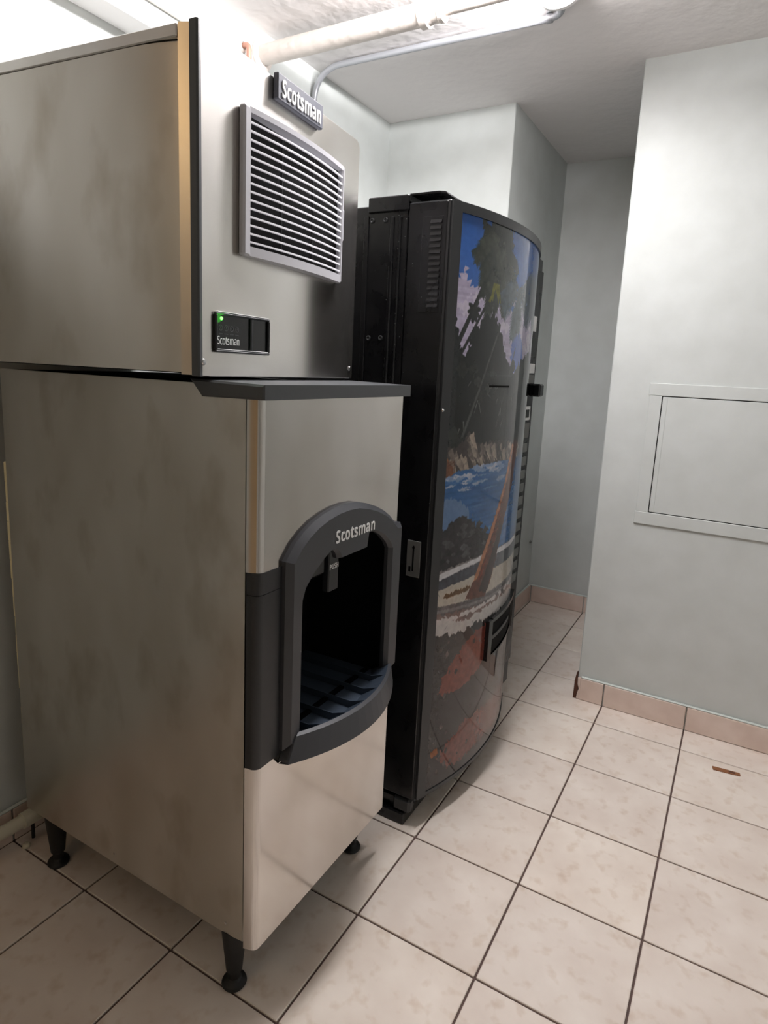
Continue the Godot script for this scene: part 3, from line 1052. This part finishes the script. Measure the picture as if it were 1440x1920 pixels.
	var vent := obj("vent_panel", st, M.cabinet, skin)
	for k in 15:
		st = mb()
		var y := 1.586 + k * 0.0155
		var lou := PackedVector2Array([Vector2(0, y + 0.009), Vector2(0.003, y), Vector2(0.0042, y), Vector2(0.001, y + 0.009)])
		extrude(st, lou, o + Vector3(-0.078, 0, zn + 0.0032), Vector3.BACK, Vector3.UP, Vector3.RIGHT, 0.0, 0.033)
		obj("louvre", st, M.cabinet, vent)
	# maker's plate low on the edge of the door
	st = mb()
	box(st, Vector3(-0.096, 0.817, zn + 0.0022), Vector3(-0.0515, 0.927, zn + 0.0042), 0.001, T)
	var pl := obj("lock_plate", st, M.label_grey, skin)
	st = mb()
	box(st, Vector3(-0.077, 0.835, zn + 0.004), Vector3(-0.072, 0.912, zn + 0.0048), 0.001, T)
	box(st, Vector3(-0.088, 0.832, zn + 0.004), Vector3(-0.081, 0.848, zn + 0.0048), 0.001, T)
	lathe(st, PackedVector2Array([Vector2(0.004, 0), Vector2(0.004, 0.001), Vector2(0, 0.001)]), along(o + Vector3(-0.0745, 0.906, zn + 0.004), o + Vector3(-0.0745, 0.906, 1)), 12)
	obj("lock_slot", st, M.seam, pl)
	st = mb()
	lathe(st, PackedVector2Array([Vector2(0.0045, 0), Vector2(0.0045, 0.002), Vector2(0.003, 0.004), Vector2(0, 0.0045)]), along(o + arc(0.012, 0.0075) + Vector3(0, 1.31, 0), o + arc(0.012, 1.0) + Vector3(0, 1.31, 0)), 12)
	obj("screw", st, M.chrome, door)
	# scuffs: bare metal flecks chipped out of the paint
	var rng := RandomNumberGenerator.new()
	rng.seed = 77
	st = mb()
	for k in 34:
		var x := rng.randf_range(-0.185, -0.12) if rng.randf() < 0.7 else rng.randf_range(-0.27, -0.05)
		var y := rng.randf_range(1.2, 1.83) if rng.randf() < 0.8 else rng.randf_range(0.3, 1.2)
		var r := rng.randf_range(0.0006, 0.0018)
		box(st, Vector3(x, y, zn + 0.002), Vector3(x + r, y + r * rng.randf_range(1.0, 2.5), zn + 0.0041), 0.0002, T)
	var fl := obj("paint_chips", st, M.button, skin)
	fl.set_meta("kind", "stuff")

# ---------------------------------------------------------------- the printed beach picture (flat print on the door)
var pic: Image
var wob := FastNoiseLite.new()
const PW := 640
const PH := 1216

func pu(t: float) -> float: return (t - PT0) / (PT1 - PT0) * PW
func pv(y: float) -> float: return (PY1 - y) / (PY1 - PY0) * PH

# fill a closed outline given in (door position, height) pairs, its edge roughened
func blot(pts: Array, c: Color, rough := 0.0, grain := 0.05, shade := 0.0) -> void:
	var q := PackedVector2Array()
	for i in pts.size():
		var a := Vector2(pu(pts[i][0]), pv(pts[i][1]))
		var b := Vector2(pu(pts[(i + 1) % pts.size()][0]), pv(pts[(i + 1) % pts.size()][1]))
		var n := maxi(1, int(a.distance_to(b) / 5.0)) if rough > 0.0 else 1
		for k in n:
			var p := a.lerp(b, float(k) / n)
			p += Vector2(wob.get_noise_2d(p.x * grain * 60, p.y * grain * 60), wob.get_noise_2d(p.y * grain * 60 + 500, p.x * grain * 60)) * rough
			q.append(p)
	var y0 := PH
	var y1 := 0
	for p in q:
		y0 = mini(y0, int(p.y))
		y1 = maxi(y1, int(p.y) + 1)
	for y in range(maxi(y0, 0), mini(y1 + 1, PH)):
		var xs := []
		for i in q.size():
			var a := q[i]
			var b := q[(i + 1) % q.size()]
			if (a.y <= y) != (b.y <= y):
				xs.append(a.x + (y - a.y) / (b.y - a.y) * (b.x - a.x))
		xs.sort()
		for i in range(0, xs.size() - 1, 2):
			var x0 := clampi(int(round(xs[i])), 0, PW)
			var x1 := clampi(int(round(xs[i + 1])), 0, PW)
			if x1 > x0:
				var k := 1.0 + shade * wob.get_noise_2d(x0 * 3.0, y * 3.0)
				pic.fill_rect(Rect2i(x0, y, x1 - x0, 1), Color(c.r * k, c.g * k, c.b * k))

func stroke(a: Array, b: Array, w0: float, w1: float, c: Color, rough := 0.0) -> void:
	blot([[a[0] - w0, a[1]], [a[0] + w0, a[1]], [b[0] + w1, b[1]], [b[0] - w1, b[1]]], c, rough)

func frond(at: Array, length: float, ang: float, c: Color) -> void:   # a drooping palm leaf with side leaflets
	var p := Vector2(at[0], at[1])
	for i in 14:
		var t := i / 14.0
		var a := ang - t * 1.1 * signf(cos(ang))
		var nxt := p + Vector2(cos(a) * 1.05, sin(a)) * length / 14.0
		stroke([p.x, p.y], [nxt.x, nxt.y], 0.004, 0.003, c)
		for s in [-1.0, 1.0]:
			var b: float = a + s * 1.0
			var l := length * 0.30 * (1.0 - absf(t - 0.4))
			stroke([p.x, p.y], [p.x + cos(b) * l, p.y + sin(b) * l - l * 0.5], 0.005, 0.001, c)
		p = nxt

func beach_picture() -> StandardMaterial3D:
	pic = Image.create(PW, PH, false, Image.FORMAT_RGBA8)
	wob.seed = 8
	wob.frequency = 0.03
	wob.fractal_octaves = 3
	var rng := RandomNumberGenerator.new()
	rng.seed = 21
	for y in PH:                                              # deep blue sky, paler downwards
		var k := clampf(y / (PH * 0.25), 0, 1)
		pic.fill_rect(Rect2i(0, y, PW, 1), Color(0.17, 0.34, 0.62).lerp(Color(0.34, 0.46, 0.68), k))
	blot([[0.0, 1.672], [0.05, 1.672], [0.07, 1.684], [0.085, 1.70], [0.1, 1.668], [0.13, 1.655], [0.18, 1.66], [0.24, 1.64], [0.33, 1.62], [0.42, 1.60], [0.52, 1.63], [0.60, 1.60], [0.72, 1.62], [0.8, 1.58], [1, 1.60], [1, 1.30], [0, 1.30]], Color(0.66, 0.63, 0.72), 16, 0.05, 0.10)
	for i in 26:
		var x := rng.randf_range(0.05, 0.9)
		var y := rng.randf_range(1.5, 1.64)
		blot([[x - 0.05, y], [x, y + 0.015], [x + 0.05, y], [x, y - 0.012]], Color(0.74, 0.71, 0.78), 14)
	blot([[0.42, 1.53], [0.5, 1.55], [0.56, 1.50], [0.55, 1.43], [0.46, 1.42], [0.42, 1.46]], Color(0.34, 0.42, 0.68), 14)
	# leaning palm trunks and crowns
	var dark := Color(0.16, 0.17, 0.17)
	var leaf := Color(0.17, 0.19, 0.178)
	stroke([0.182, 1.661], [0.05, 1.47], 0.009, 0.012, dark)
	stroke([0.22, 1.628], [0.08, 1.46], 0.006, 0.008, dark)
	stroke([0.232, 1.60], [0.186, 1.50], 0.010, 0.012, dark)
	stroke([0.262, 1.62], [0.25, 1.50], 0.009, 0.011, dark)
	for i in 9:
		frond([0.14, 1.59], 0.034, i * 0.7, dark)
	for i in 26:
		frond([rng.randf_range(0.16, 0.36), rng.randf_range(1.70, 1.83)], rng.randf_range(0.07, 0.12), rng.randf_range(PI * 0.8, PI * 2.2), Color(0.18, 0.20, 0.19))
	blot([[0.14, 1.84], [0.175, 1.79], [0.145, 1.75], [0.165, 1.71], [0.20, 1.668], [0.235, 1.66], [0.27, 1.625], [0.32, 1.645], [0.36, 1.70], [0.34, 1.76], [0.36, 1.84]], leaf, 22)
	for i in 22:
		frond([rng.randf_range(0.2, 0.34), rng.randf_range(1.66, 1.80)], rng.randf_range(0.08, 0.13), rng.randf_range(PI * 0.9, PI * 2.1), leaf.lerp(Color(0.25, 0.27, 0.24), rng.randf()))
	for i in 9:
		stroke([0.262 + rng.randf_range(-0.02, 0.02), 1.675], [0.262 + rng.randf_range(-0.045, 0.045), 1.615 + rng.randf_range(0, 0.03)], 0.006, 0.003, Color(0.40, 0.40, 0.17))
	for i in 16:
		frond([0.44 + rng.randf_range(-0.02, 0.03), 1.66 + rng.randf_range(-0.02, 0.02)], rng.randf_range(0.1, 0.15), rng.randf_range(PI * 0.8, PI * 2.2), Color(0.28, 0.33, 0.36))
	for i in 14:
		frond([0.66 + rng.randf_range(-0.03, 0.03), 1.70 + rng.randf_range(-0.04, 0.04)], rng.randf_range(0.1, 0.16), rng.randf_range(PI * 0.8, PI * 2.2), Color(0.22, 0.27, 0.33))
	# wooded hill
	blot([[0.0, 1.58], [0.037, 1.575], [0.06, 1.53], [0.075, 1.49], [0.1, 1.47], [0.128, 1.492], [0.14, 1.541], [0.182, 1.552], [0.21, 1.583], [0.25, 1.575], [0.281, 1.581], [0.32, 1.545], [0.362, 1.492], [0.41, 1.44], [0.47, 1.42], [0.56, 1.47], [0.68, 1.50], [0.8, 1.42], [1.0, 1.46], [1.0, 1.15], [0.0, 1.15]], Color(0.125, 0.135, 0.135), 18)
	for i in 150:
		var x := rng.randf_range(0.0, 1.0)
		var y := rng.randf_range(1.2, 1.46)
		var s := rng.randf_range(0.01, 0.04)
		var v := rng.randf_range(0.09, 0.21)
		blot([[x - s, y], [x, y + s * 0.8], [x + s, y], [x, y - s * 0.7]], Color(v, v * 1.05, v), 8)
	stroke([0.30, 1.54], [0.12, 1.23], 0.005, 0.007, Color(0.26, 0.27, 0.26))
	stroke([0.46, 1.50], [0.33, 1.25], 0.004, 0.006, Color(0.22, 0.23, 0.22))
	for i in 14:
		var x := rng.randf_range(0.05, 0.5)
		var y := rng.randf_range(1.18, 1.36)
		stroke([x, y], [x + rng.randf_range(-0.03, 0.03), y - rng.randf_range(0.01, 0.05)], 0.003, 0.001, Color(0.36, 0.37, 0.36))
	# pale rocks at the water's edge
	blot([[0.0, 1.19], [0.05, 1.205], [0.09, 1.20], [0.13, 1.225], [0.164, 1.25], [0.19, 1.22], [0.238, 1.203], [0.29, 1.215], [0.334, 1.212], [0.431, 1.213], [0.521, 1.185], [0.62, 1.20], [0.8, 1.19], [1, 1.20], [1, 1.11], [0, 1.11]], Color(0.25, 0.23, 0.22), 10)
	for i in 60:
		var x := rng.randf_range(0.05, 0.6)
		var y := lerpf(1.205, 1.15, rng.randf()) + (0.03 if absf(x - 0.16) < 0.03 else 0.0)
		var l := rng.randf_range(0.015, 0.045)
		blot([[x, y], [x + l * 0.5, y + l * 0.3], [x + l, y - l * 0.5], [x + l * 1.3, y - l], [x + l * 0.5, y - l * 0.6]], Color(0.60, 0.55, 0.50).lerp(Color(0.36, 0.33, 0.31), rng.randf()), 4)
	blot([[0.0, 1.175], [0.06, 1.168], [0.09, 1.14], [0.095, 1.11], [0.05, 1.105], [0.0, 1.10]], Color(0.50, 0.33, 0.23), 8)
	for i in 8:
		stroke([0.045 + i * 0.006, 1.165], [0.055 + i * 0.006, 1.11], 0.002, 0.001, Color(0.33, 0.22, 0.17))
	# water
	blot([[0.0, 1.115], [0.06, 1.11], [0.1, 1.132], [0.247, 1.14], [0.369, 1.144], [0.514, 1.14], [0.7, 1.14], [1, 1.14], [1, 0.80], [0, 0.80]], Color(0.20, 0.36, 0.55), 4, 0.05, 0.12)
	for i in 46:
		var x := rng.randf_range(0.02, 0.42)
		var y := 1.128 - pow(rng.randf(), 2.0) * 0.06 + (0.01 if x > 0.2 else -0.012)
		blot([[x - 0.03, y], [x, y + 0.006], [x + 0.04, y + 0.002], [x, y - 0.006]], Color(0.66, 0.68, 0.74).lerp(Color(0.42, 0.52, 0.66), rng.randf()), 5)
	for i in 60:
		var x := rng.randf_range(0.02, 0.8)
		var y := rng.randf_range(0.93, 1.12)
		blot([[x - 0.06, y], [x, y + 0.004], [x + 0.06, y], [x, y - 0.005]], Color(0.17, 0.31, 0.50).lerp(Color(0.30, 0.46, 0.64), rng.randf()), 4)
	blot([[0.0, 1.06], [0.12, 1.05], [0.2, 1.0], [0.16, 0.95], [0.0, 0.96]], Color(0.36, 0.46, 0.60), 14)
	# dark boulders
	blot([[0.0, 0.985], [0.035, 0.98], [0.06, 0.955], [0.1, 0.985], [0.14, 0.995], [0.2, 0.985], [0.235, 0.955], [0.30, 0.93], [0.36, 0.90], [0.42, 0.86], [0.42, 0.80], [0.0, 0.79]], Color(0.20, 0.195, 0.20), 10)
	for i in 60:
		var x := rng.randf_range(0.0, 0.34)
		var y := rng.randf_range(0.82, 0.96)
		var s := rng.randf_range(0.01, 0.03)
		var v := rng.randf_range(0.14, 0.33)
		blot([[x - s, y], [x, y + s * 0.5], [x + s, y], [x, y - s * 0.4]], Color(v, v, v * 1.03), 5)
	# sand and the pale boat
	blot([[0, 0.83], [0.16, 0.845], [0.30, 0.85], [0.60, 0.845], [1, 0.85], [1, 0.56], [0, 0.58]], Color(0.46, 0.44, 0.44), 6)
	blot([[0, 0.822], [0.16, 0.838], [0.30, 0.848], [0.60, 0.842], [1, 0.845], [1, 0.822], [0.6, 0.824], [0.3, 0.832], [0.16, 0.822], [0, 0.80]], Color(0.76, 0.76, 0.77), 2)
	blot([[0, 0.80], [0.16, 0.82], [0.30, 0.83], [0.6, 0.822], [1, 0.82], [1, 0.77], [0.6, 0.775], [0.3, 0.79], [0.13, 0.785], [0, 0.765]], Color(0.27, 0.28, 0.31), 4)
	blot([[0, 0.768], [0.13, 0.785], [0.3, 0.79], [0.62, 0.775], [1, 0.77], [1, 0.70], [0, 0.715]], Color(0.68, 0.65, 0.60), 4)
	for i in 30:
		var x := rng.randf_range(0.06, 0.30)
		blot([[x, 0.745 + x * 0.03], [x + 0.015, 0.76 + x * 0.03], [x + 0.03, 0.742 + x * 0.03]], Color(0.36, 0.27, 0.18), 5)
	for k in 2:
		var q := 0.728 - k * 0.022
		blot([[0, q], [0.2, q - 0.012], [0.4, q - 0.024], [0.62, q - 0.03], [1, q - 0.03], [1, q - 0.042], [0.62, q - 0.042], [0.4, q - 0.036], [0.2, q - 0.024], [0, q - 0.012]], Color(0.36, 0.34, 0.34), 2)
	# reddish palm trunk across the water
	blot([[0.513, 1.20], [0.466, 1.074], [0.385, 0.959], [0.314, 0.864], [0.252, 0.77], [0.205, 0.72], [0.35, 0.70], [0.387, 0.735], [0.43, 0.81], [0.485, 0.928], [0.57, 1.063], [0.60, 1.20]], Color(0.36, 0.23, 0.19), 4)
	blot([[0.515, 1.19], [0.466, 1.07], [0.385, 0.955], [0.314, 0.86], [0.252, 0.77], [0.275, 0.77], [0.345, 0.86], [0.41, 0.95], [0.49, 1.07], [0.54, 1.19]], Color(0.62, 0.42, 0.31), 4)
	blot([[0.45, 0.93], [0.40, 0.86], [0.33, 0.77], [0.30, 0.73], [0.36, 0.71], [0.42, 0.80], [0.48, 0.92]], Color(0.22, 0.17, 0.16), 4)
	for i in 26:
		var t := rng.randf()
		var x := lerpf(0.28, 0.55, t)
		var y := lerpf(0.75, 1.17, t)
		stroke([x, y], [x + 0.03, y + 0.02], 0.006, 0.002, Color(0.50, 0.22, 0.16).lerp(Color(0.30, 0.20, 0.18), rng.randf()))
	# torn white foam line over dark ground
	blot([[0, 0.70], [0.2, 0.688], [0.4, 0.672], [0.62, 0.662], [1, 0.66], [1, 0.56], [0, 0.60]], Color(0.44, 0.37, 0.35), 10)
	blot([[0, 0.69], [0.1, 0.685], [0.14, 0.66], [0.2, 0.65], [0.32, 0.655], [0.42, 0.66], [0.7, 0.65], [1, 0.64], [1, 0.60], [0.6, 0.60], [0.42, 0.61], [0.3, 0.618], [0.22, 0.612], [0.12, 0.618], [0.0, 0.63]], Color(0.68, 0.66, 0.65), 14)
	for i in 40:
		var x := rng.randf_range(0.02, 0.8)
		blot([[x, 0.675], [x + 0.02, 0.682], [x + 0.045, 0.67], [x + 0.02, 0.664]], Color(0.72, 0.69, 0.68), 8)
	blot([[0, 0.632], [0.12, 0.622], [0.22, 0.615], [0.3, 0.62], [0.42, 0.612], [0.6, 0.60], [1, 0.60], [1, 0.0], [0, 0.0]], Color(0.165, 0.155, 0.155), 14)
	blot([[0.084, 0.44], [0.11, 0.49], [0.15, 0.525], [0.229, 0.57], [0.30, 0.592], [0.40, 0.60], [0.46, 0.57], [0.40, 0.47], [0.30, 0.43], [0.2, 0.418], [0.13, 0.42]], Color(0.42, 0.21, 0.17), 16)
	blot([[0.10, 0.21], [0.16, 0.25], [0.25, 0.283], [0.36, 0.285], [0.56, 0.27], [0.72, 0.28], [0.9, 0.24], [0.9, 0.13], [0.55, 0.15], [0.4, 0.165], [0.3, 0.15], [0.2, 0.15], [0.14, 0.17]], Color(0.40, 0.22, 0.19), 16)
	blot([[0.06, 0.245], [0.10, 0.245], [0.105, 0.225], [0.07, 0.222]], Color(0.50, 0.28, 0.14), 6)
	for i in 110:
		var x := rng.randf_range(0.0, 0.9)
		var y := rng.randf_range(0.12, 0.6)
		var s := rng.randf_range(0.003, 0.012)
		var v := rng.randf_range(0.12, 0.30)
		blot([[x - s, y], [x, y + s], [x + s, y], [x, y - s]], Color(v * 1.1, v * 0.95, v * 0.92), 4)
	# thin coat of scratches
	for i in 60:
		var x := rng.randf_range(0.03, 0.6)
		var y := rng.randf_range(0.15, 1.4)
		stroke([x, y], [x + rng.randf_range(-0.02, 0.02), y + rng.randf_range(-0.015, 0.015)], 0.0014, 0.0014, Color(0.42, 0.42, 0.42))
	# soften the outlines like an enlarged photograph, then mottle
	pic.resize(int(PW * 0.5), int(PH * 0.5), Image.INTERPOLATE_LANCZOS)
	pic.resize(PW, PH, Image.INTERPOLATE_CUBIC)
	var fine := FastNoiseLite.new()
	fine.seed = 4
	fine.frequency = 0.045
	fine.fractal_octaves = 4
	for y in PH:
		for x in PW:
			var c := pic.get_pixel(x, y)
			var k := 1.0 + (0.2 if c.b < c.r * 1.35 and c.b < 0.5 else 0.07) * fine.get_noise_2d(x, y * 1.15)
			pic.set_pixel(x, y, Color(c.r * k + 0.01, c.g * k + 0.01, c.b * k + 0.012))
	pic.generate_mipmaps()
	var m := mat(Color(1, 1, 1), 0.06)
	m.albedo_texture = ImageTexture.create_from_image(pic)
	m.texture_repeat = false
	m.metallic_specular = 0.5
	return m

# ---------------------------------------------------------------- hatch in the right-hand wall
func access_panel() -> void:
	var d := thing("access_panel", "square painted access hatch with a flat trim frame in the right-hand wall", "access panel", Vector3(0.68, 0.838, RIGHT_Z))
	var x0 := -0.312
	var x1 := 0.29
	var y1 := 0.572
	var ix0 := -0.258
	var ix1 := 0.236
	var iy0 := 0.054
	var iy1 := 0.520
	var g := 0.0035
	var st := mb()
	box(st, Vector3(x0, 0, 0.0005), Vector3(x1, iy0 - g, 0.007), 0.0015)
	obj("frame_board", st, M.wall, d)
	st = mb()
	box(st, Vector3(x0, iy1 + g, 0.0005), Vector3(x1, y1, 0.007), 0.0015)
	obj("frame_board", st, M.wall, d)
	st = mb()
	box(st, Vector3(x0 + 0.004, iy0 - g, 0.0005), Vector3(ix0 - g, iy1 + g, 0.0062), 0.001)
	obj("frame_board", st, M.wall, d)
	st = mb()
	box(st, Vector3(ix1 + g, iy0 - g, 0.0005), Vector3(x1 - 0.004, iy1 + g, 0.0062), 0.001)
	obj("frame_board", st, M.wall, d)
	st = mb()
	box(st, Vector3(ix0 - g, iy0 - g, 0.0002), Vector3(ix1 + g, iy1 + g, 0.0008))
	obj("gap_backing", st, M.seam, d)
	st = mb()
	box(st, Vector3(ix0, iy0, 0.0008), Vector3(ix1, iy1, 0.005), 0.001)
	obj("hatch_door", st, M.wall, d)
	st = mb()
	box(st, Vector3(ix0 + 0.002, iy0 + 0.002, 0.005), Vector3(ix0 + 0.018, iy1 - 0.002, 0.0066), 0.0008)
	obj("hinge_leaf", st, M.wall, d)

# ---------------------------------------------------------------- pipes and conduit
func pipes() -> void:
	var d := thing("water_pipe", "thick cream painted pipe crossing under the ceiling from the left wall", "pipe", Vector3(WEST, 2.523, -1.056))
	var st := mb()
	rod(st, Vector3(0.001, 0, 0), Vector3(0.69, 0, 0), 0.034, 24)
	obj("pipe_run", st, M.pipe, d)
	st = mb()
	lathe(st, PackedVector2Array([Vector2(0, 0), Vector2(0.052, 0), Vector2(0.052, 0.006), Vector2(0.041, 0.014), Vector2(0.0345, 0.015)]), along(Vector3(0.0005, 0, 0), Vector3(1, 0, 0)), 24)
	obj("wall_collar", st, M.pipe, d)
	st = mb()
	lathe(st, PackedVector2Array([Vector2(0, -0.012), Vector2(0.042, -0.012), Vector2(0.042, 0.012), Vector2(0.036, 0.016), Vector2(0.033, 0.026), Vector2(0.033, 0.048), Vector2(0.036, 0.052), Vector2(0.036, 0.066), Vector2(0.02, 0.072), Vector2(0, 0.072)]), along(Vector3(0.672, 0, 0), Vector3(2, 0, 0)), 20)
	obj("coupling", st, M.pipe, d)
	st = mb()
	rod(st, Vector3(0.74, 0, 0), Vector3(2.996, 0, 0), 0.0195, 18)
	obj("thin_run", st, M.pipe, d)

	var k := thing("conduit", "thin grey metal conduit bent from the wall along the ceiling to the light", "conduit", Vector3(-0.983, 2.3, -1.36))
	var a := -k.position
	var pts := bend(a + Vector3(-0.983, 1.9, -1.36), a + Vector3(-0.983, 2.592, -1.362), a + Vector3(-0.3, 2.592, -1.358), 0.13, 12)
	pts.remove_at(pts.size() - 1)
	pts.append_array(bend(a + Vector3(-0.3, 2.590, -1.366), a + Vector3(0.03, 2.590, -1.372), a + Vector3(0.035, 2.588, -1.285), 0.07, 10))
	st = mb()
	tube(st, pts, 0.0115, 16)
	obj("tube_run", st, M.conduit, k)
	st = mb()
	lathe(st, PackedVector2Array([Vector2(0, 0), Vector2(0.017, 0), Vector2(0.017, 0.016), Vector2(0.021, 0.018), Vector2(0.021, 0.030), Vector2(0, 0.030)]), along(a + Vector3(0.035, 2.5855, -1.303), a + Vector3(0.035, 2.5855, -1.0)), 6)
	obj("connector", st, M.chrome, k)
	st = mb()
	lathe(st, PackedVector2Array([Vector2(0.0118, 0), Vector2(0.0145, 0), Vector2(0.0145, 0.018), Vector2(0.0118, 0.018)]), along(a + Vector3(-0.031, 2.590, -1.3705), a + Vector3(1, 2.590, -1.3705)), 16)
	box(st, a + Vector3(-0.032, 2.602, -1.385), a + Vector3(-0.014, CEIL - 0.0005, -1.357), 0.001)
	obj("strap", st, M.conduit, k)

	st = mb()
	rod(st, Vector3(0, 0, -0.95), Vector3(0, 0, 1.6), 0.008, 14)
	var p := obj("wall_pipe", st, M.pipe)
	p.position = Vector3(WEST + 0.013, 2.468, 0)
	tag(p, "slim painted pipe running along the left wall above the white ledge board", "pipe")

	var c := thing("copper_stub", "short reddish copper pipe stub on the left wall just above the ice maker", "pipe", Vector3(WEST, 2.515, -0.957))
	st = mb()
	tube(st, bend(Vector3(0.001, 0.0, 0), Vector3(0.03, 0.0, 0), Vector3(0.03, -0.05, 0.0), 0.02, 8), 0.009, 14)
	obj("bent_tube", st, M.copper, c)
	st = mb()
	lathe(st, PackedVector2Array([Vector2(0, 0), Vector2(0.022, 0), Vector2(0.02, 0.004), Vector2(0.012, 0.005)]), along(Vector3(0.0005, 0, 0), Vector3(1, 0, 0)), 16)
	obj("wall_collar", st, M.pipe, c)

	var v := thing("drain_pipe", "cream plastic drain elbow low on the wall behind the ice dispenser", "pipe", Vector3(-0.94, 0.085, 0.0))
	st = mb()
	tube(st, bend(Vector3(0.0, 0.10, 0.17), Vector3(0, 0.0, 0.10), Vector3(0.0, 0.0, -0.30), 0.06, 10), 0.0185, 18)
	obj("elbow", st, M.pvc, v)
	st = mb()
	rod(st, Vector3(0, 0.0, 0.0), Vector3(0, 0.0, -0.05), 0.0225, 18)
	obj("socket", st, M.pvc, v)
	st = mb()
	rod(st, Vector3(0.0, -0.016, -0.03), Vector3(0.0, -0.073, -0.03), 0.005, 10)
	obj("drip_hose", st, M.rubber, v)

# ---------------------------------------------------------------- little things
func small_things() -> void:
	var st := mb()
	var strip := PackedVector2Array([Vector2(-0.046, -0.011), Vector2(0.0, -0.0115), Vector2(0.046, -0.0105), Vector2(0.047, 0.009), Vector2(0.01, 0.0115), Vector2(-0.044, 0.0115)])
	var s := thing("wood_scrap", "small brown strip of wood lying on the floor tiles near the right wall", "scrap", Vector3(0.823, 0.0006, -1.592), 0.10)
	extrude(st, strip, Vector3.ZERO, Vector3.RIGHT, Vector3.BACK, Vector3.UP, 0.0, 0.0022, 0.0004)
	obj("strip", st, M.wood_dark if M.has("wood_dark") else mat(Color(0.52, 0.33, 0.2), 0.8), s)
	st = mb()
	box(st, Vector3(0.008, 0.002, -0.006), Vector3(0.03, 0.0026, 0.005), 0.0002)
	obj("dark_stain", st, M.bare, s)

	s = thing("wall_screw", "small grey screw head low on the nook wall beyond the vending machine", "screw", Vector3(NOOK_X, 0.40, -2.84))
	st = mb()
	lathe(st, PackedVector2Array([Vector2(0, 0), Vector2(0.009, 0), Vector2(0.009, 0.006), Vector2(0.006, 0.01), Vector2(0, 0.011)]), along(Vector3(0.0003, 0, 0), Vector3(1, 0, 0)), 14)
	obj("head", st, M.label_grey, s)

	s = thing("corner_chip", "broken brown corner where the skirting tile has chipped off the wall end", "damage", Vector3(RIGHT_X, 0.0, RIGHT_Z))
	st = mb()
	var ch := PackedVector2Array([Vector2(-0.0125, 0.002), Vector2(-0.0115, 0.085), Vector2(-0.006, 0.122), Vector2(-0.001, 0.108), Vector2(0.001, 0.07), Vector2(0.008, 0.052), Vector2(0.003, 0.03), Vector2(0.0, 0.002)])
	extrude(st, ch, Vector3.ZERO, Vector3.RIGHT, Vector3.UP, Vector3.BACK, -0.02, 0.0095, 0.0015)
	obj("bare_edge", st, M.bare, s)
	st = mb()
	var fl := PackedVector2Array([Vector2(0.001, 0.002), Vector2(0.004, 0.03), Vector2(0.0095, 0.05), Vector2(0.002, 0.072), Vector2(0.0015, 0.100), Vector2(0.0145, 0.103), Vector2(0.0148, 0.002)])
	extrude(st, fl, Vector3.ZERO, Vector3.RIGHT, Vector3.UP, Vector3.BACK, 0.001, 0.0108, 0.0012)
	obj("tile_flake", st, M.base_tile, s)

	s = thing("pipe_cap", "small white plastic cap on the floor under the drain elbow", "cap", Vector3(-0.935, 0.0006, -0.005))
	st = mb()
	lathe(st, PackedVector2Array([Vector2(0, 0), Vector2(0.011, 0), Vector2(0.011, 0.006), Vector2(0.007, 0.012), Vector2(0, 0.013)]), Transform3D.IDENTITY, 14)
	obj("cap_body", st, M.pvc, s)
